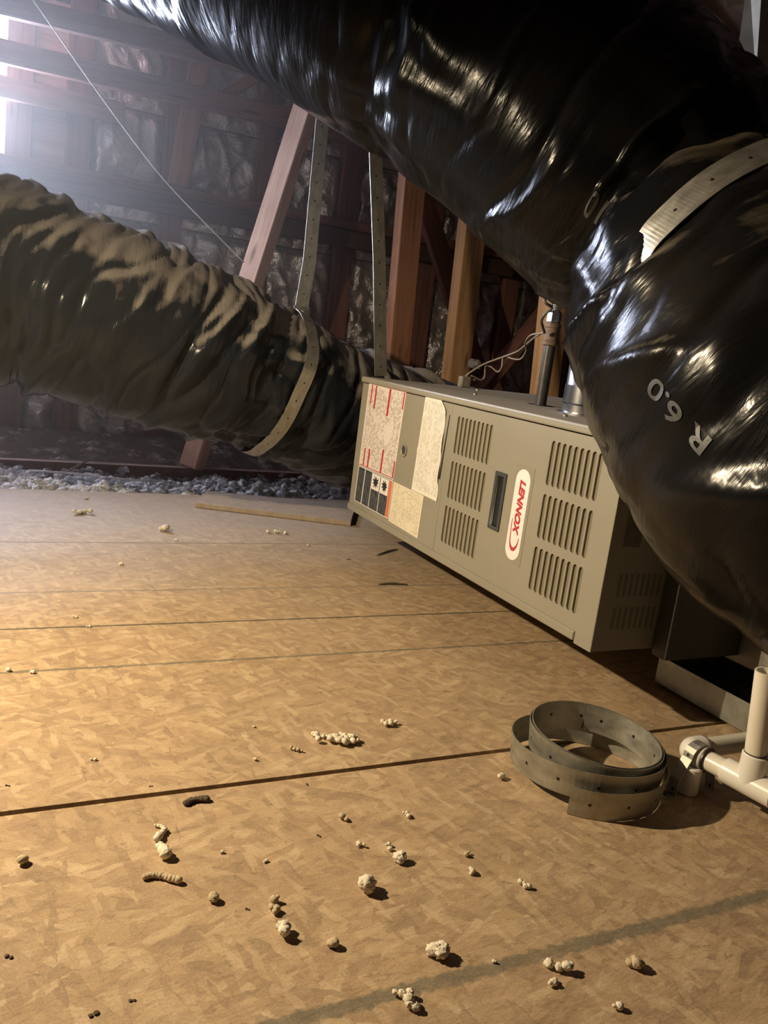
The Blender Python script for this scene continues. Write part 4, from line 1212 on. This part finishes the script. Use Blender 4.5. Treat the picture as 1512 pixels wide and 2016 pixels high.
# ------------------------------------------------------------------ crumbs of insulation on the deck
def blob_mesh(name, parts, seed, sub=3, rough=0.35):
    """lumpy tuft: parts = list of (offset, radius, squash)"""
    bm = bmesh.new()
    for k, (c, r, sq) in enumerate(parts):
        ret = bmesh.ops.create_icosphere(bm, subdivisions=sub, radius=1.0)
        for v in ret['verts']:
            d = v.co.normalized()
            h = 1 + rough * noise.noise(d * 2.2 + Vector((seed, k, 0))) + rough * 0.9 * noise.noise(d * 5.0 + Vector((k, seed, 3))) + rough * 0.5 * noise.noise(d * 10 + Vector((k, seed, 9)))
            p = d * h * r; p.z *= sq
            v.co = Vector(c) + p
    z0 = min(v.co.z for v in bm.verts)
    for v in bm.verts: v.co.z -= z0
    return bm_mesh(name, bm)
def crumb(px, py, parts, mat, label, seed, group=None, rz=0.0, name='insulation_tuft', cat='tuft', sub=3, rough=0.35):
    p = fl(px, py)
    parts = [(tuple(0.8 * x for x in c_), r_ * 0.8, q_) for c_, r_, q_ in parts]
    o = link(name, blob_mesh(name, parts, seed, sub, rough * 0.62), mat, None, smooth=True)
    o.location = p; o.rotation_euler[2] = rz
    return tag(o, label, cat, group)
mm = 0.001
def chain(path, r0, r1, n, seed, sq=0.9):
    """row of touching lumps along a bent path (mm)"""
    rnd = random.Random(seed); out = []
    pp = catmull(path, n)
    for i, p in enumerate(pp):
        r = r0 + (r1 - r0) * i / max(1, n - 1)
        out.append(((p[0] * mm, p[1] * mm, r * mm * 0.7), r * mm * (0.9 + 0.2 * rnd.random()), sq))
    return out
rnd = random.Random(5)
def clump(n, sx, sy, r, seed):
    q = random.Random(seed)
    return [((q.gauss(0, sx) * mm, q.gauss(0, sy) * mm, q.random() * r * 0.7 * mm), r * mm * (0.5 + 0.7 * q.random()), 0.85) for _ in range(n)]
crumb(668, 1462, clump(26, 17, 7, 7.5, 1), 'tuft_cream', 'largest fluffy white clump of insulation, just beyond the wide floor gap', 1.0, rz=-0.2, sub=2, rough=0.6)
crumb(628, 1452, clump(8, 6, 5, 5.5, 2), 'tuft_cream', 'white wad touching the left end of the largest clump', 2.0, sub=2, rough=0.6)
crumb(769, 1427, clump(12, 11, 4, 5, 3), 'tuft_cream', 'flat white tuft up and right of the largest clump', 3.0, sub=2, rough=0.6)
crumb(577, 1478, clump(10, 9, 3, 3.2, 4), 'tuft_tan', 'thin flat tan tuft left of the largest clump', 4.0, rz=-0.5, sub=2, rough=0.6)
crumb(720, 1752, clump(5, 3, 3, 9.5, 5), 'tuft_cream', 'round cream tuft alone in the middle of the near board', 5.0, sub=3, rough=0.5)
crumb(862, 1884, clump(8, 5, 4, 8.0, 6), 'tuft_cream', 'peaked cream tuft just beyond the dark printed line', 6.0, sub=3, rough=0.5)
crumb(561, 1836, clump(5, 3, 5, 9.0, 7), 'tuft_cream', 'plump cream tuft at the lower end of a short row of crumbs', 7.0, sub=3, rough=0.5)
crumb(541, 1797, clump(5, 4, 3, 4.6, 8), 'tuft_tan', 'ragged tan crumb between a dark crumb and a plump tuft', 8.0, rz=0.4)
crumb(542, 1777, clump(3, 2, 2, 5.2, 9), 'tuft_tan', 'dark round crumb at the upper end of a short row of crumbs', 9.0)
crumb(788, 1695, clump(6, 4, 3, 7.0, 10), 'tuft_cream', 'cream tuft with a broad shadow right of the middle of the near board', 10.0, rough=0.5)
crumb(315, 1640, chain([(-4, 16), (4, 10), (6, 0), (-2, -10), (-8, -20)], 2.6, 6.4, 9, 3), 'tuft_cream', 'long twisted cream tuft shaped like a caterpillar below the wide gap', 11.0, rough=0.3, sub=2)
crumb(320, 1683, chain([(-2, 11), (0, 4), (1, -3), (2, -9)], 7, 9.5, 5, 4), 'tuft_cream', 'fat oval cream tuft at the foot of the caterpillar-shaped one', 12.0, rough=0.3)
crumb(322, 1733, chain([(-24, 8), (-14, 9), (-4, 5), (6, -3), (17, -11)], 4.2, 5.5, 11, 5), 'tuft_tan', 'bent tan tuft like a comma, lowest of the three long ones', 13.0, rough=0.25, sub=2)
crumb(386, 1580, chain([(-16, -3), (-6, 3), (6, 3), (15, 1)], 6, 7, 7, 6, 0.6), 'tuft_dark', 'brown lump lying close against the wide floor gap', 14.0, rough=0.3, sub=2)
crumb(43, 1700, clump(3, 2, 2, 6.0, 12), 'tuft_tan', 'small shaded tan crumb near the left edge of the picture', 15.0)
crumb(421, 1777, clump(3, 2, 2, 6.6, 13), 'tuft_tan', 'round tan crumb right of the comma-shaped tuft', 16.0)
crumb(655, 1868, clump(4, 2, 3, 5.6, 14), 'tuft_tan', 'upright tan crumb near the bottom, left of the peaked tuft', 17.0)
crumb(672, 1613, clump(3, 2, 2, 5.4, 15), 'tuft_tan', 'tan crumb left of the pale speck above the near board middle', 18.0)
crumb(1251, 1905, clump(6, 6, 2, 6.5, 16), 'tuft_tan', 'wide tan crumb on its own at lower right, below the dark line', 19.0, rz=-0.5)
crumb(1118, 1912, clump(5, 4, 2, 5.6, 17), 'tuft_cream', 'right one of the two cream tufts below the dark printed line', 20.0)
crumb(1081, 1900, clump(5, 4, 2, 5.0, 18), 'tuft_cream', 'left one of the two cream tufts below the dark printed line', 21.0)
crumb(802, 1972, clump(9, 4, 6, 6.0, 19), 'tuft_cream', 'ragged cream tuft touching the dark line at the bottom of the picture', 22.0, rough=0.5)
crumb(1033, 1747, clump(5, 2, 6, 3.6, 20), 'tuft_cream', 'slim upright white tuft left below the strap coil', 23.0, rz=0.3)
crumb(930, 1722, clump(5, 3, 4, 4.0, 21), 'tuft_cream', 'small two-lobed white tuft left of the slim upright one', 24.0)
crumb(987, 1533, clump(5, 3, 2, 4.6, 22), 'tuft_cream', 'white tuft close to the left side of the strap coil', 25.0)
crumb(706, 1666, clump(4, 3, 4, 4.2, 23), 'tuft_cream', 'small white tuft casting a long shadow above the round cream one', 26.0)
crumb(765, 1670, clump(4, 2, 3, 3.4, 24), 'tuft_cream', 'tiny white tuft just above the one with a broad shadow', 27.0)
crumb(800, 1608, clump(4, 2, 3, 3.6, 25), 'tuft_cream', 'white speck highest on the near board, below the wide gap', 28.0)
crumb(918, 1684, clump(3, 3, 2, 3.6, 26), 'tuft_tan', 'flat tan bead above the two-lobed white tuft', 29.0)
crumb(1084, 1938, clump(5, 4, 2, 4.4, 27), 'tuft_cream', 'pale tuft lowest of the three below the dark line', 30.0)
crumb(1216, 1988, clump(4, 3, 2, 4.4, 28), 'tuft_cream', 'pale tuft at the bottom edge on the right', 31.0)
crumb(684, 1030, clump(10, 12, 9, 9, 29), 'tuft_tan', 'grey rubble of insulation at the end of the loose board', 32.0, rough=0.5)
crumb(165, 1012, clump(8, 20, 8, 8, 30), 'tuft_cream', 'flat white flake alone on the far deck, upper left', 33.0, rough=0.5)
crumb(540, 1050, clump(9, 24, 6, 6, 31), 'tuft_cream', 'wide pale flake on the deck in front of the loose board', 34.0, rough=0.5)
crumb(322, 1046, clump(6, 6, 6, 10, 32), 'tuft_cream', 'pale crumb on the far deck left of the wide pale flake', 35.0, rough=0.5)
crumb(929, 695, clump(14, 12, 10, 16, 33), 'dusty_bracket', 'x', 36.0) if False else None
specks = [(185, 1497, 3.6, 'pale speck above the left end of the wide floor gap'), (503, 1497, 3.4, 'pale speck left below the largest white clump'), (500, 1432, 3.6, 'pale speck left above the largest white clump'),
          (522, 1697, 3.0, 'right one of two tiny specks level with the fat oval tuft'), (437, 1681, 3.2, 'left one of two tiny specks level with the fat oval tuft'), (975, 1897, 3.6, 'tiny white speck on the edge of the dark printed line'),
          (15, 1322, 5, 'white speck on the printed line at the left edge'), (64, 1326, 5, 'flat white flake on the printed line near the left edge'), (145, 1217, 5, 'white speck just above the second seam at the left'), (237, 1113, 6, 'wide pale flake midway up the deck on the left'),
          (177, 1235, 4, 'tiny flake on the second seam at the left'), (345, 1065, 5, 'pale flake on the farthest seam of the deck'), (605, 1075, 6, 'pale flake in front of the far furnace corner'), (170, 983, 6, 'tiny white crumb close to the insulation strip')]
for k, (px, py, r, lb) in enumerate(specks):
    crumb(px, py, clump(3, r * 0.6, r * 0.4, r * 0.8, 40 + k), 'tuft_cream', lb, 40.0 + k, 'pale specks on the deck', sub=2, name='insulation_speck', cat='speck')
chips = [(628, 1646, 3.0, 'dark chip left below the tan crumb on the near board'), (18, 1884, 4.0, 'dark chip at the left edge near the bottom'), (15, 1547, 3.0, 'dark chip at the left edge beside the wide gap'), (297, 1548, 2.6, 'dark chip just above the wide gap at the left'),
         (487, 1790, 2.6, 'dark chip left of the short row of crumbs'), (260, 1970, 3, 'dark upright chip near the bottom on the left'), (185, 1999, 4.5, 'brown chip on the bottom edge at the left'), (605, 1545, 2.8, 'dark chip just below the wide gap in the middle'), (686, 1102, 5, 'brown chip in front of the far furnace corner')]
for k, (px, py, r, lb) in enumerate(chips):
    crumb(px, py, [((-r * 0.8 * mm, 0, 0), r * mm * 0.6, 0.4), ((r * 0.6 * mm, r * 0.3 * mm, 0), r * mm * 0.75, 0.4)], 'tuft_dark', lb, 80.0 + k, 'dark chips on the deck', rz=rnd.random() * 3, sub=2, name='wood_chip', cat='chip')
# dark slivers on the deck by the furnace
def sliver(p0, p1, r, label):
    a, b = fl(*p0), fl(*p1)
    o = tube('wood_sliver', [tuple(a + Vector((0, 0, r))), tuple((a + b) / 2 + Vector((0.004, 0.006, r * 1.3))), tuple(b + Vector((0, 0, r)))], lambda f: r * (0.35 + 0.65 * sin(pi * min(1, max(0, 0.1 + 0.8 * f)))), 'splinter', None, 6, 14)
    tag(o, label, 'sliver')
sliver((745, 1152), (802, 1153), 0.003, 'dark straight sliver on the deck in front of the furnace')
sliver((742, 1095), (782, 1083), 0.003, 'dark sliver half in the shadow under the furnace')
# small clump stuck on the far furnace top, beside the yellow post
pt = Vector((U(937, 712, 1, 2.95).x, 2.95, U(937, 730, 1, 2.95).z))
o = link('insulation_tuft', blob_mesh('insulation_tuft', clump(12, 9, 9, 22, 55), 3.3, 2, 0.5), 'dusty_bracket', None, smooth=True)
o.location = pt; tag(o, 'grey tuft of insulation beside the foot of the yellow post', 'tuft')

# ------------------------------------------------------------------ the hooded work lamp (hangs left of the picture)
wk = empty('work_lamp', LAMP + Vector((0, 0, 0.14))); tag(wk, 'hooded work lamp hanging beyond the left edge of the picture', 'lamp')
ax_ = Vector((0.10, -0.11, 1.0)).normalized()
link('lamp_shade', lathe_mesh('lamp_shade', [(0.115, 0.0075), (0.113, 0.0075), (0.085, 0.07), (0.035, 0.105), (0.022, 0.14), (0.024, 0.14), (0.037, 0.107), (0.087, 0.072), (0.115, 0.0075)], LAMP, ax_, 40), 'galvanized', wk)
link('lamp_socket', lathe_mesh('lamp_socket', [(0.0, 0.06), (0.018, 0.06), (0.02, 0.17), (0.01, 0.18), (0.0, 0.18)], LAMP, ax_, 20), 'black_plastic', wk)
tube('lamp_cord', [tuple(LAMP + ax_ * 0.175), tuple(LAMP + Vector((-0.03, 0.01, 0.7))), tuple(LAMP + Vector((-0.02, 0.0, 1.3))), (LAMP.x - 0.02, LAMP.y, roof_z(LAMP.x) - 0.005)], 0.004, 'wire_dark', wk, 7, 40)
